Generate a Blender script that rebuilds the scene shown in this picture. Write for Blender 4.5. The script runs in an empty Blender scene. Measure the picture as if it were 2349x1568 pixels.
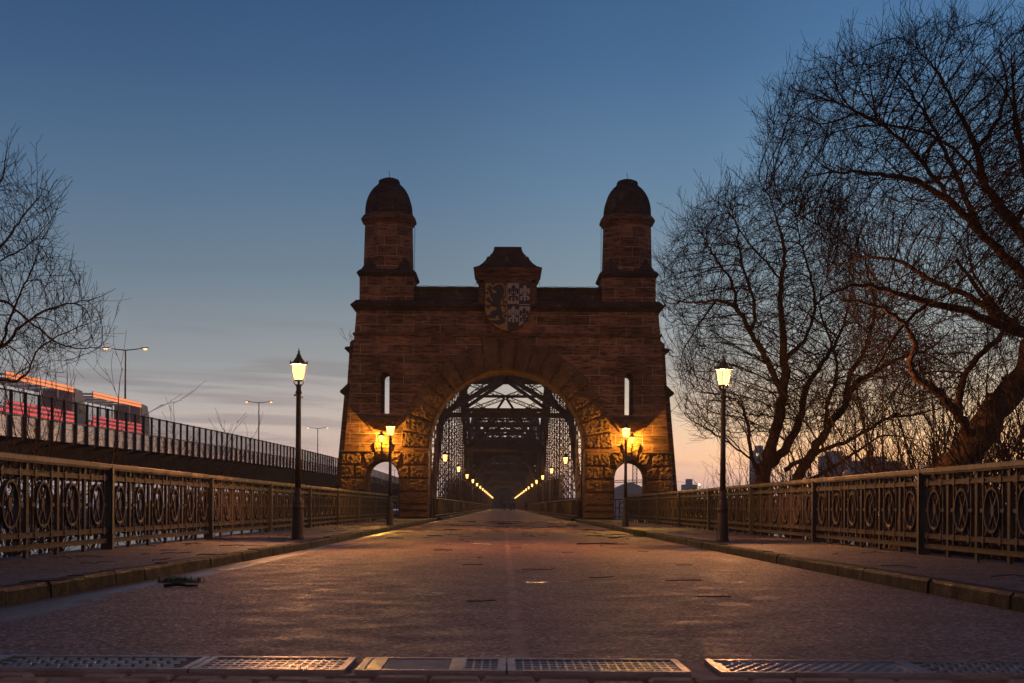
import bpy, bmesh, math, random
import numpy as np
from mathutils import Vector, Matrix, noise as mnoise

sc = bpy.context.scene
COL = sc.collection
R = math.radians

# ------------------------------------------------------------------ camera
EYE = 0.785            # camera height above the roadway
ROLL = 0.0062
cd = bpy.data.cameras.new("camera")
cam = bpy.data.objects.new("camera", cd)
COL.objects.link(cam)
sc.camera = cam
cd.sensor_width = 36.0
cd.lens = 50.0
cd.shift_x = 0.0083
cd.shift_y = 0.1613
cd.clip_start = 0.1
cd.clip_end = 6000
cd.dof.use_dof = True
cd.dof.focus_distance = 60.0
cd.dof.aperture_fstop = 9.0
c_, s_ = math.cos(ROLL), math.sin(ROLL)
cam.matrix_world = Matrix(((c_, -s_, 0, 0), (0, 0, -1, 0), (s_, c_, 0, EYE), (0, 0, 0, 1)))
sc.view_settings.view_transform = 'Standard'
sc.view_settings.look = 'None'
sc.view_settings.exposure = 0.0
sc.view_settings.gamma = 1.0
sc.render.resolution_x, sc.render.resolution_y = 1024, 683
sc.cycles.use_denoising = True
sc.cycles.max_bounces = 8
sc.cycles.transparent_max_bounces = 8
sc.cycles.sample_clamp_indirect = 4.0


def P(x, y, Z):
    """world point at depth Z seen at (x, y) of the 2349 px wide photograph"""
    dx, dy = x - 1155.0, 1163.0 - y
    X = dx * c_ - dy * s_
    Y = dx * s_ + dy * c_
    return Vector((X / 3262.0 * Z, Z, EYE + Y / 3262.0 * Z))


# ------------------------------------------------------------------ world: dusk sky
SUN_AZ, SUN_EL = R(24), R(-3.0)
w = bpy.data.worlds.new("World")
sc.world = w
w.use_nodes = True
nt = w.node_tree
nt.nodes.clear()


def N(nt, t, **kw):
    n = nt.nodes.new(t)
    for k, v in kw.items():
        if k.startswith('i_'):
            n.inputs[k[2:].replace('_', ' ')].default_value = v
        elif k.startswith('n_'):
            n.inputs[int(k[2:])].default_value = v
        else:
            setattr(n, k, v)
    return n


def L(nt, a, b):
    nt.links.new(a, b)


def math_node(nt, op, a, b=None, c=None, clamp=False):
    n = nt.nodes.new('ShaderNodeMath')
    n.operation = op
    n.use_clamp = clamp
    for i, v in enumerate((a, b, c)):
        if v is None:
            continue
        if isinstance(v, (int, float)):
            n.inputs[i].default_value = v
        else:
            nt.links.new(v, n.inputs[i])
    return n.outputs[0]


def ramp(nt, fac, stops, interp='LINEAR'):
    n = nt.nodes.new('ShaderNodeValToRGB')
    n.color_ramp.interpolation = interp
    e = n.color_ramp.elements
    while len(e) > 1:
        e.remove(e[-1])
    for i, (p, col) in enumerate(stops):
        if isinstance(col, (int, float)):
            col = (col, col, col)
        if i == 0:
            e[0].position = p
            e[0].color = (*col, 1)
        else:
            el = e.new(p)
            el.color = (*col, 1)
    if fac is not None:
        nt.links.new(fac, n.inputs[0])
    return n.outputs[0]


def mix(nt, fac, a, b, blend='MIX'):
    n = nt.nodes.new('ShaderNodeMix')
    n.data_type = 'RGBA'
    n.blend_type = blend
    for sock, v in ((n.inputs['Factor'], fac), (n.inputs[6], a), (n.inputs[7], b)):
        if isinstance(v, (int, float)):
            sock.default_value = v
        elif isinstance(v, tuple):
            sock.default_value = (*v, 1)
        else:
            nt.links.new(v, sock)
    return n.outputs[2]


def lin(r, g, b):
    f = lambda c: (c / 255 / 12.92) if c <= 10 else ((c / 255 + 0.055) / 1.055) ** 2.4
    return (f(r), f(g), f(b))


def build_world():
    tc = N(nt, 'ShaderNodeTexCoord')
    sep = N(nt, 'ShaderNodeSeparateXYZ')
    L(nt, tc.outputs['Generated'], sep.inputs[0])
    x, y, z = sep.outputs
    el = math_node(nt, 'MULTIPLY', z, 1.0)
    # angle from the set sun, in plan
    dx = math_node(nt, 'MULTIPLY', x, math.sin(SUN_AZ))
    dy = math_node(nt, 'MULTIPLY', y, math.cos(SUN_AZ))
    dot = math_node(nt, 'ADD', dx, dy)
    az = math_node(nt, 'ARCTAN2', x, y)           # + to the right of the view axis
    off = math_node(nt, 'ABSOLUTE', math_node(nt, 'SUBTRACT', az, SUN_AZ))
    sunward = ramp(nt, el, [(0.0, lin(164, 134, 128)), (0.015, lin(196, 148, 122)), (0.035, lin(240, 178, 116)),
                            (0.065, lin(230, 192, 146)), (0.11, lin(184, 184, 176)), (0.165, lin(146, 168, 180)),
                            (0.23, lin(112, 150, 182)), (0.30, lin(82, 124, 166)), (0.38, lin(62, 102, 150)),
                            (0.6, lin(48, 76, 120)), (1.0, lin(40, 58, 92))])
    side = ramp(nt, el, [(0.0, lin(122, 110, 118)), (0.012, lin(134, 119, 122)), (0.03, lin(154, 134, 127)),
                         (0.06, lin(152, 143, 138)), (0.10, lin(140, 145, 149)), (0.16, lin(110, 130, 147)),
                         (0.22, lin(84, 113, 143)), (0.29, lin(60, 93, 130)), (0.36, lin(44, 77, 117)),
                         (0.6, lin(38, 60, 98)), (1.0, lin(38, 54, 88))])
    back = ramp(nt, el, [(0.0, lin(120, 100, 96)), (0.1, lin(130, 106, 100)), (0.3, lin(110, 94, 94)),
                         (0.6, lin(82, 78, 90)), (1.0, lin(44, 54, 82))])  # sky behind the camera, brightened and warmed to fill road and gate
    f1 = ramp(nt, math_node(nt, 'DIVIDE', off, math.pi), [(0.0, 1.0), (0.05, 0.82), (0.10, 0.42), (0.165, 0.08), (0.22, 0.0)], 'EASE')
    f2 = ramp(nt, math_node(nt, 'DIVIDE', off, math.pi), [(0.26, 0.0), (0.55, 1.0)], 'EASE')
    c = mix(nt, f1, side, sunward)
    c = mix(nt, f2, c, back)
    # thin stratus streaks low in the sky
    vm = N(nt, 'ShaderNodeCombineXYZ')
    L(nt, math_node(nt, 'MULTIPLY', az, 3.2), vm.inputs[0])
    tilt = math_node(nt, 'ADD', el, math_node(nt, 'MULTIPLY', az, 0.045))
    L(nt, math_node(nt, 'MULTIPLY', tilt, 58.0), vm.inputs[1])
    nz = N(nt, 'ShaderNodeTexNoise', i_Scale=1.35, i_Detail=5.0, i_Roughness=0.55, i_Distortion=0.35)
    L(nt, vm.outputs[0], nz.inputs['Vector'])
    streak = ramp(nt, nz.outputs[0], [(0.46, 0.0), (0.62, 1.0)], 'EASE')
    band = ramp(nt, el, [(0.0, 0.25), (0.03, 0.8), (0.085, 0.6), (0.13, 0.08), (0.17, 0.0)])
    leftside = ramp(nt, math_node(nt, 'MULTIPLY_ADD', az, 1.0, 0.5), [(0.10, 1.0), (0.48, 0.65), (0.66, 0.18)])
    fc = math_node(nt, 'MULTIPLY', math_node(nt, 'MULTIPLY', streak, band), leftside)
    c = mix(nt, math_node(nt, 'MULTIPLY', fc, 0.85), c, lin(100, 91, 98))
    gain = ramp(nt, el, [(0.0, 0.84), (0.02, 1.0), (0.04, 0.96), (0.07, 0.68), (0.10, 0.47), (0.16, 0.385)])
    c = mix(nt, 1.0, c, gain, 'MULTIPLY')
    # below the horizon: dim ground tone
    below = ramp(nt, math_node(nt, 'MULTIPLY_ADD', z, 10.0, 0.5), [(0.3, 1.0), (0.5, 0.0)])
    c = mix(nt, below, c, (0.05, 0.045, 0.05))
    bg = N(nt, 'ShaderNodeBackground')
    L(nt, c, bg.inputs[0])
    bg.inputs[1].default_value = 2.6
    sky = N(nt, 'ShaderNodeTexSky', sky_type='NISHITA', sun_disc=False, sun_elevation=SUN_EL, sun_rotation=SUN_AZ)
    bg2 = N(nt, 'ShaderNodeBackground')
    L(nt, sky.outputs[0], bg2.inputs[0])
    bg2.inputs[1].default_value = 0.05
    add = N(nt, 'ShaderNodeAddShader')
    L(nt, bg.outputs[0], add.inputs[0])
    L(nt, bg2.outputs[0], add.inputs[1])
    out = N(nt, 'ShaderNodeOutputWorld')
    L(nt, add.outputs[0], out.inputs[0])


build_world()

# ------------------------------------------------------------------ material helpers
MATS = {}


def new_mat(name):
    m = bpy.data.materials.new(name)
    m.use_nodes = True
    t = m.node_tree
    bsdf = t.nodes['Principled BSDF']
    MATS[name] = m
    return m, t, bsdf


def coords(t, scale=(1, 1, 1), kind='Object'):
    tc = N(t, 'ShaderNodeTexCoord')
    mp = N(t, 'ShaderNodeMapping')
    mp.inputs['Scale'].default_value = scale
    L(t, tc.outputs[kind], mp.inputs[0])
    return mp.outputs[0]


def geo_pos(t, scale=(1, 1, 1)):
    g = N(t, 'ShaderNodeNewGeometry')
    mp = N(t, 'ShaderNodeMapping')
    mp.inputs['Scale'].default_value = scale
    L(t, g.outputs['Position'], mp.inputs[0])
    return mp.outputs[0]


def noise_tex(t, vec, scale, detail=4, rough=0.55, dist=0.0):
    n = N(t, 'ShaderNodeTexNoise', i_Scale=scale, i_Detail=detail, i_Roughness=rough, i_Distortion=dist)
    L(t, vec, n.inputs['Vector'])
    return n.outputs[0]


def bump(t, h, strength, dist, bsdf, prev=None):
    b = N(t, 'ShaderNodeBump')
    b.inputs['Strength'].default_value = strength
    b.inputs['Distance'].default_value = dist
    L(t, h, b.inputs['Height'])
    if prev is not None:
        L(t, prev, b.inputs['Normal'])
    L(t, b.outputs[0], bsdf.inputs['Normal'])
    return b.outputs[0]


def noisy_mat(name, c1, c2, scale=3.0, rough=0.7, metallic=0.0, bump_s=0.3, bump_d=0.02, bump_scale=25, world=True, spec=0.5):
    m, t, b = new_mat(name)
    v = geo_pos(t) if world else coords(t)
    n = noise_tex(t, v, scale, 6, 0.6)
    L(t, ramp(t, n, [(0.3, c1), (0.7, c2)]), b.inputs['Base Color'])
    b.inputs['Metallic'].default_value = metallic
    b.inputs['Specular IOR Level'].default_value = spec
    L(t, ramp(t, noise_tex(t, v, scale * 3, 3), [(0.3, rough - 0.1), (0.7, min(1, rough + 0.12))]), b.inputs['Roughness'])
    if bump_s:
        bump(t, noise_tex(t, v, bump_scale, 4), bump_s, bump_d, b)
    return m


def emit_mat(name, col, strength, base=(0.3, 0.3, 0.3)):
    m, t, b = new_mat(name)
    b.inputs['Base Color'].default_value = (*base, 1)
    b.inputs['Emission Color'].default_value = (*col, 1)
    b.inputs['Emission Strength'].default_value = strength
    return m


def asphalt(name, tone, wet=False, moss=False):
    m, t, b = new_mat(name)
    v = geo_pos(t)
    sep = N(t, 'ShaderNodeSeparateXYZ')
    L(t, v, sep.inputs[0])
    vo = N(t, 'ShaderNodeTexVoronoi', i_Scale=48.0)
    L(t, v, vo.inputs['Vector'])
    chip = N(t, 'ShaderNodeSeparateColor')
    L(t, vo.outputs['Color'], chip.inputs[0])
    fine = ramp(t, chip.outputs[0], [(0.0, tuple(x * 0.34 for x in tone)), (0.55, tone), (0.84, tuple(x * 1.65 for x in tone)),
                                     (1.0, tuple(x * 3.4 for x in tone))])
    big = ramp(t, noise_tex(t, geo_pos(t, (1, 0.45, 1)), 0.55, 6, 0.62), [(0.28, 0.62), (0.5, 1.0), (0.74, 1.3)])
    grit = ramp(t, noise_tex(t, v, 21.0, 5, 0.75), [(0.34, 0.28), (0.5, 0.95), (0.66, 2.0)])
    c = mix(t, 1.0, fine, big, 'MULTIPLY')
    c = mix(t, 1.0, c, grit, 'MULTIPLY')
    # dark oily / patched stains with a shape of their own
    st = ramp(t, noise_tex(t, geo_pos(t, (1, 0.4, 1)), 1.15, 3, 0.5, 0.4), [(0.64, 0.0), (0.71, 1.0)])
    c = mix(t, math_node(t, 'MULTIPLY', st, 0.6), c, tuple(x * 0.3 for x in tone))
    rough = ramp(t, noise_tex(t, v, 2.2, 4), [(0.3, 0.5), (0.7, 0.8)])
    if moss:
        mo = ramp(t, noise_tex(t, v, 1.3, 5, 0.7), [(0.50, 0.0), (0.62, 1.0)])
        edge = ramp(t, math_node(t, 'ABSOLUTE', sep.outputs[0]), [(5.25 / 10, 0.0), (5.85 / 10, 1.0)])
        mr = N(t, 'ShaderNodeMapRange')
        L(t, math_node(t, 'ABSOLUTE', sep.outputs[0]), mr.inputs[0])
        mr.inputs[1].default_value = 5.1
        mr.inputs[2].default_value = 5.9
        c = mix(t, math_node(t, 'MULTIPLY', math_node(t, 'MULTIPLY', mo, mr.outputs[0]), 0.8), c, (0.05, 0.055, 0.015))
    if wet:
        # crack / joint along the middle of the carriageway
        wob = math_node(t, 'MULTIPLY_ADD', noise_tex(t, geo_pos(t, (0, 1, 0)), 1.5, 5), 0.12, -0.06)
        dj = math_node(t, 'ABSOLUTE', math_node(t, 'SUBTRACT', math_node(t, 'ADD', sep.outputs[0], wob), 0.085))
        j = ramp(t, dj, [(0.0, 1.0), (0.03, 0.8), (0.055, 0.0)])
        j = math_node(t, 'MULTIPLY', j, ramp(t, noise_tex(t, v, 1.2, 5), [(0.38, 0.1), (0.6, 0.85)]))
        c = mix(t, math_node(t, 'MULTIPLY', j, 0.95), c, tuple(x * 2.2 for x in tone))
        # damp gutter on the left, scattered shallow puddles
        mr = N(t, 'ShaderNodeMapRange')
        L(t, sep.outputs[0], mr.inputs[0])
        mr.inputs[1].default_value = -3.1
        mr.inputs[2].default_value = -3.55
        gut = math_node(t, 'MULTIPLY', mr.outputs[0], ramp(t, noise_tex(t, geo_pos(t, (1, 0.35, 1)), 1.7, 5, 0.6), [(0.34, 0.2), (0.52, 1.0)]))
        pud = ramp(t, noise_tex(t, geo_pos(t, (0.55, 0.42, 1)), 1.25, 3, 0.45), [(0.685, 0.0), (0.70, 1.0)])
        wetf = math_node(t, 'MAXIMUM', ramp(t, gut, [(0.28, 0.0), (0.52, 1.0)]), pud)
        rough = mix(t, wetf, rough, (0.30, 0.30, 0.30))
        rough = mix(t, pud, rough, (0.12, 0.12, 0.12))
        c = mix(t, math_node(t, 'MULTIPLY', wetf, 0.45), c, tuple(x * 0.5 for x in tone))
        damp = math_node(t, 'SUBTRACT', 1.0, math_node(t, 'MULTIPLY', wetf, 0.93))
    L(t, c, b.inputs['Base Color'])
    L(t, rough, b.inputs['Roughness'])
    h = math_node(t, 'ADD', vo.outputs['Distance'], math_node(t, 'MULTIPLY', noise_tex(t, v, 18, 5, 0.7), 1.4))
    if wet:
        h = math_node(t, 'MULTIPLY', h, damp)
    bump(t, h, 0.8, 0.012, b)
    return m


def sandstone(name, bw, bh, tone=(0.36, 0.175, 0.112), joints=True, rough=False, dark=1.0):
    m, t, b = new_mat(name)
    g = N(t, 'ShaderNodeNewGeometry')
    sp = N(t, 'ShaderNodeSeparateXYZ')
    L(t, g.outputs['Position'], sp.inputs[0])
    cv = N(t, 'ShaderNodeCombineXYZ')
    L(t, math_node(t, 'ADD', sp.outputs[0], math_node(t, 'MULTIPLY', sp.outputs[1], 0.83)), cv.inputs[0])
    L(t, math_node(t, 'ADD', sp.outputs[2], 0.11), cv.inputs[1])
    br = N(t, 'ShaderNodeTexBrick', offset=0.37, squash=1.0)
    L(t, cv.outputs[0], br.inputs['Vector'])
    br.inputs['Color1'].default_value = (0.55, 0.55, 0.55, 1)
    br.inputs['Color2'].default_value = (1.25, 1.25, 1.25, 1)
    br.inputs['Scale'].default_value = 1.0
    br.inputs['Mortar Size'].default_value = 0.015
    br.inputs['Mortar Smooth'].default_value = 0.2
    br.inputs['Bias'].default_value = 0.0
    br.inputs['Brick Width'].default_value = bw
    br.inputs['Row Height'].default_value = bh
    pos = geo_pos(t)
    strat = noise_tex(t, geo_pos(t, (0.55, 0.55, 5.0)), 1.8, 7, 0.72, 0.25)
    base = ramp(t, strat, [(0.2, tuple(x * 0.45 * dark for x in tone)), (0.45, tuple(x * 0.85 * dark for x in tone)),
                           (0.6, tuple(x * dark for x in tone)), (0.8, tuple(x * 1.35 * dark for x in tone))])
    c = mix(t, 0.75, base, br.outputs['Color'], 'MULTIPLY') if joints else base
    soot = ramp(t, noise_tex(t, geo_pos(t, (0.7, 0.7, 4.5)), 2.6, 6, 0.75), [(0.49, 0.0), (0.58, 1.0)])
    c = mix(t, math_node(t, 'MULTIPLY', soot, 0.25 if rough else 0.78), c, (0.022, 0.016, 0.015))
    if dark < 0.7:      # pale lichen on the weathered tops
        li = ramp(t, noise_tex(t, geo_pos(t, (1.2, 1.2, 0.5)), 1.7, 7, 0.75), [(0.56, 0.0), (0.66, 1.0)])
        c = mix(t, math_node(t, 'MULTIPLY', li, 0.55), c, (0.20, 0.17, 0.16))
    gr = ramp(t, noise_tex(t, pos, 0.5, 5, 0.65), [(0.35, 0.55), (0.65, 1.15)])
    c = mix(t, 1.0, c, gr, 'MULTIPLY')
    if joints:
        jm = ramp(t, noise_tex(t, pos, 0.9, 3), [(0.35, 0.35), (0.6, 1.0)])
        c = mix(t, math_node(t, 'MULTIPLY', math_node(t, 'MULTIPLY', br.outputs['Fac'], jm), 0.85), c, (0.58, 0.42, 0.34))
    L(t, c, b.inputs['Base Color'])
    b.inputs['Roughness'].default_value = 0.86
    b.inputs['Specular IOR Level'].default_value = 0.25
    h = noise_tex(t, pos, 9 if rough else 14, 7, 0.65)
    n1 = bump(t, h, 0.8, 0.09 if rough else 0.035, b)
    return m


M_road = asphalt('road_asphalt', (0.205, 0.118, 0.090), wet=True)
M_pave = asphalt('pavement_asphalt', (0.11, 0.076, 0.066), moss=True)
M_deck = asphalt('deck_asphalt', (0.13, 0.10, 0.09))
M_kerb = noisy_mat('kerb_granite', (0.006, 0.005, 0.0045), (0.028, 0.023, 0.020), 2.2, 0.62, bump_s=0.6, bump_d=0.015, bump_scale=28, spec=0.12)
M_wall = sandstone('sandstone_ashlar', 1.42, 0.53)
M_tower = sandstone('sandstone_turret', 1.05, 0.55, dark=0.95)
M_trim = sandstone('sandstone_trim', 1.6, 0.8, joints=False, dark=0.75)
M_roof = sandstone('sandstone_weathered', 1.6, 0.8, tone=(0.16, 0.10, 0.08), joints=False, dark=0.6)
M_rock = sandstone('sandstone_rockface', 1.6, 0.8, tone=(0.30, 0.165, 0.085), joints=False, rough=True)
M_vous = noisy_mat('sandstone_voussoir', (0.075, 0.042, 0.028), (0.21, 0.115, 0.075), 1.6, 0.85, 0.0, 0.8, 0.06, 10, spec=0.2)
M_iron = noisy_mat('railing_iron', (0.026, 0.019, 0.0195), (0.066, 0.048, 0.048), 6.0, 0.6, 0.0, 0.25, 0.004, 40, spec=0.22)
M_irondark = noisy_mat('railing_post_iron', (0.02, 0.018, 0.017), (0.05, 0.04, 0.036), 5.0, 0.5, 0.0, 0.3, 0.004, 40)
M_lamp = noisy_mat('lamp_iron', (0.03, 0.021, 0.017), (0.075, 0.052, 0.04), 5.0, 0.5, 0.0, 0.25, 0.004, 45)
M_black = noisy_mat('dark_iron', (0.012, 0.011, 0.011), (0.03, 0.026, 0.025), 5.0, 0.45, 0.0, 0.2, 0.003, 45)
M_steel = noisy_mat('bridge_steel', (0.045, 0.035, 0.034), (0.115, 0.086, 0.078), 1.2, 0.75, 0.0, 0.2, 0.01, 14, spec=0.2)
M_panel = noisy_mat('parapet_steel', (0.05, 0.032, 0.024), (0.10, 0.066, 0.05), 1.5, 0.5, 0.0, 0.15, 0.01, 12)
M_bark = noisy_mat('bark', (0.045, 0.027, 0.018), (0.19, 0.112, 0.07), 5.0, 0.95, 0.0, 1.0, 0.09, 17, spec=0.15)
M_twig = noisy_mat('twig_bark', (0.024, 0.015, 0.011), (0.055, 0.033, 0.024), 2.0, 0.9, 0.0, 0, spec=0.15)
M_bush = noisy_mat('bush_bark', (0.030, 0.020, 0.015), (0.07, 0.045, 0.032), 2.0, 0.9, 0.0, 0, spec=0.15)
M_earth = noisy_mat('bank_earth', (0.018, 0.014, 0.010), (0.05, 0.04, 0.025), 0.7, 0.95, 0.0, 1.0, 0.2, 3)
M_grass = noisy_mat('grass_blades', (0.045, 0.065, 0.016), (0.12, 0.16, 0.04), 9.0, 0.8, 0.0, 0)
M_fascia = noisy_mat('highway_fascia', (0.78, 0.76, 0.92), (0.86, 0.84, 1.0), 0.5, 0.30, 0.95, 0.1, 0.02, 4)
M_hdark = noisy_mat('highway_girder', (0.012, 0.011, 0.016), (0.03, 0.027, 0.034), 0.6, 0.6, 0.0, 0.2, 0.02, 4)
M_hpost = noisy_mat('highway_fence_post', (0.012, 0.013, 0.03), (0.025, 0.026, 0.05), 1.0, 0.5, 0.0, 0)
M_hrail = noisy_mat('highway_rail_zinc', (0.40, 0.37, 0.38), (0.55, 0.5, 0.5), 1.0, 0.45, 0.3, 0)
M_rib = noisy_mat('highway_rib', (0.3, 0.28, 0.28), (0.42, 0.40, 0.39), 0.6, 0.6, 0.0, 0)
M_conc = noisy_mat('concrete', (0.18, 0.17, 0.165), (0.3, 0.29, 0.28), 0.6, 0.85, 0.0, 0.3, 0.02, 8)
M_gal = noisy_mat('galvanised_pole', (0.22, 0.16, 0.13), (0.32, 0.24, 0.2), 1.0, 0.5, 0.3, 0)
M_plate = noisy_mat('drain_plate_metal', (0.26, 0.22, 0.22), (0.46, 0.40, 0.39), 4.0, 0.36, 0.6, 0.5, 0.008, 40)
M_platedark = noisy_mat('drain_plate_dark', (0.02, 0.016, 0.014), (0.06, 0.048, 0.042), 12.0, 0.8, 0.0, 0)  # dark base sheet below the raised bars and treads
M_cstone = noisy_mat('concrete_cover', (0.30, 0.24, 0.22), (0.44, 0.36, 0.33), 5.0, 0.7, 0.0, 0.7, 0.008, 45)
M_sett = noisy_mat('paving_brick', (0.32, 0.16, 0.11), (0.52, 0.29, 0.2), 4.0, 0.75, 0.0, 0.8, 0.015, 40)
M_wood = noisy_mat('stick_wood', (0.012, 0.009, 0.007), (0.035, 0.025, 0.018), 8.0, 0.9, 0.0, 0)
M_gold = noisy_mat('mosaic_gold', (0.20, 0.115, 0.03), (0.48, 0.30, 0.09), 26.0, 0.5, 0.0, 0.8, 0.01, 40)
M_navy = noisy_mat('mosaic_navy', (0.010, 0.010, 0.022), (0.028, 0.026, 0.050), 20.0, 0.5, 0.0, 0.5, 0.01, 40)
M_white = noisy_mat('mosaic_white', (0.26, 0.21, 0.22), (0.48, 0.42, 0.44), 24.0, 0.5, 0.0, 0.8, 0.01, 40)
M_red = noisy_mat('mosaic_red', (0.05, 0.012, 0.010), (0.085, 0.02, 0.016), 20.0, 0.5, 0.0, 0.5, 0.01, 40)
M_cloth = noisy_mat('dark_clothing', (0.012, 0.012, 0.016), (0.03, 0.028, 0.034), 6.0, 0.9, 0.0, 0)
M_skin = noisy_mat('skin', (0.30, 0.18, 0.13), (0.38, 0.24, 0.18), 6.0, 0.6, 0.0, 0)
M_bldg = noisy_mat('far_facade', (0.42, 0.44, 0.54), (0.52, 0.54, 0.64), 0.15, 0.8, 0.0, 0)  # bluish grey: distance haze put into the base colour
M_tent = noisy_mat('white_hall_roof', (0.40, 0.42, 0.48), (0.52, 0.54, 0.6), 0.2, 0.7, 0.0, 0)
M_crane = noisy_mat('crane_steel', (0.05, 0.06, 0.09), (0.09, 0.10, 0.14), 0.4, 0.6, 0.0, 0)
M_tarp = noisy_mat('lorry_curtain', (0.66, 0.60, 0.60), (0.78, 0.72, 0.72), 0.5, 0.38, 0.35, 0.2, 0.03, 2)
M_cab = noisy_mat('lorry_paint', (0.50, 0.38, 0.37), (0.58, 0.45, 0.44), 0.5, 0.35, 0.0, 0)
M_rubber = noisy_mat('rubber', (0.01, 0.01, 0.01), (0.02, 0.02, 0.02), 3.0, 0.8, 0.0, 0)
M_glassd = noisy_mat('dark_glass', (0.01, 0.012, 0.016), (0.02, 0.022, 0.03), 1.0, 0.12, 0.0, 0)

def glass_mat(name, col, strength, clear=0.4):
    """lit lantern pane: glowing, partly clear so the burner inside shines through"""
    m, t, b = new_mat(name)
    e = N(t, 'ShaderNodeEmission')
    e.inputs[0].default_value = (*col, 1)
    e.inputs[1].default_value = strength
    tr = N(t, 'ShaderNodeBsdfTransparent')
    mx = N(t, 'ShaderNodeMixShader')
    mx.inputs[0].default_value = 1 - clear
    L(t, tr.outputs[0], mx.inputs[1])
    L(t, e.outputs[0], mx.inputs[2])
    out = [n for n in t.nodes if n.type == 'OUTPUT_MATERIAL'][0]
    L(t, mx.outputs[0], out.inputs[0])
    return m



E_street = glass_mat('lit_street_lantern_glass', (1.0, 0.52, 0.16), 3.2)
E_portal = glass_mat('lit_gate_lantern_glass', (1.0, 0.52, 0.13), 3.4)
E_wall = glass_mat('lit_wall_lantern_glass', (1.0, 0.52, 0.10), 3.4)
E_bridge = glass_mat('lit_bracket_lantern_glass', (1.0, 0.50, 0.14), 4.0)
E_hway = glass_mat('lit_highway_lens', (1.0, 0.42, 0.13), 4.0)
LIGHTS = {'lit_street_lantern_glass': ((1.0, 0.41, 0.14), 2100), 'lit_gate_lantern_glass': ((1.0, 0.46, 0.07), 1700),
          'lit_wall_lantern_glass': ((1.0, 0.48, 0.05), 1000), 'lit_bracket_lantern_glass': ((1.0, 0.47, 0.12), 620),
          'lit_highway_lens': ((1.0, 0.33, 0.07), 160)}


def burner(mat, parent, loc, radius=0.035):
    col, pw = LIGHTS[mat.name]
    ld = bpy.data.lights.new('burner', 'POINT')
    ld.color = col
    ld.energy = pw
    ld.shadow_soft_size = radius
    o = bpy.data.objects.new('burner', ld)
    COL.objects.link(o)
    o.parent = parent
    o.location = loc
    return o


E_red = emit_mat('lit_red_trail_and_tail', (1.0, 0.10, 0.10), 1.25)  # added side strips standing for light trails, and the tail lights
E_orange = emit_mat('lit_orange_trail', (1.0, 0.26, 0.075), 1.2)  # added side strips standing for light trails
E_win = emit_mat('lit_window', (1.0, 0.72, 0.30), 1.2)
E_far = emit_mat('lit_far_lamp', (1.0, 0.62, 0.2), 26.0)
E_redb = emit_mat('lit_red_beacon', (1.0, 0.16, 0.03), 60.0)
E_tube = emit_mat('lit_white_tube', (1.0, 0.8, 0.55), 8.0)
E_green = emit_mat('lit_green_sign', (0.05, 0.9, 0.2), 1.4)

# handrail with patches of different weathering along its length
m, t, b = new_mat('handrail_weathered')
v = geo_pos(t, (0, 1, 0))
cell = N(t, 'ShaderNodeTexVoronoi', voronoi_dimensions='3D', i_Scale=2.3, i_Randomness=0.8)
L(t, v, cell.inputs['Vector'])
sepc = N(t, 'ShaderNodeSeparateColor')
L(t, cell.outputs['Color'], sepc.inputs[0])
cc = ramp(t, sepc.outputs[0], [(0.0, (0.036, 0.026, 0.018)), (0.45, (0.07, 0.05, 0.035)), (0.55, (0.13, 0.096, 0.072)), (1.0, (0.17, 0.13, 0.098))])
cc = mix(t, 1.0, cc, ramp(t, noise_tex(t, geo_pos(t), 9, 6, 0.7), [(0.3, 0.55), (0.7, 1.2)]), 'MULTIPLY')
L(t, cc, b.inputs['Base Color'])
b.inputs['Roughness'].default_value = 0.6
bump(t, noise_tex(t, geo_pos(t), 30, 4), 0.4, 0.006, b)
M_hand = m

# river
m, t, b = new_mat('river_water')
b.inputs['Base Color'].default_value = (0.03, 0.032, 0.038, 1)
b.inputs['Roughness'].default_value = 0.16
b.inputs['IOR'].default_value = 1.33
bump(t, noise_tex(t, geo_pos(t, (1, 0.5, 1)), 0.5, 5, 0.6), 0.25, 0.12, b)
M_water = m


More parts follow.
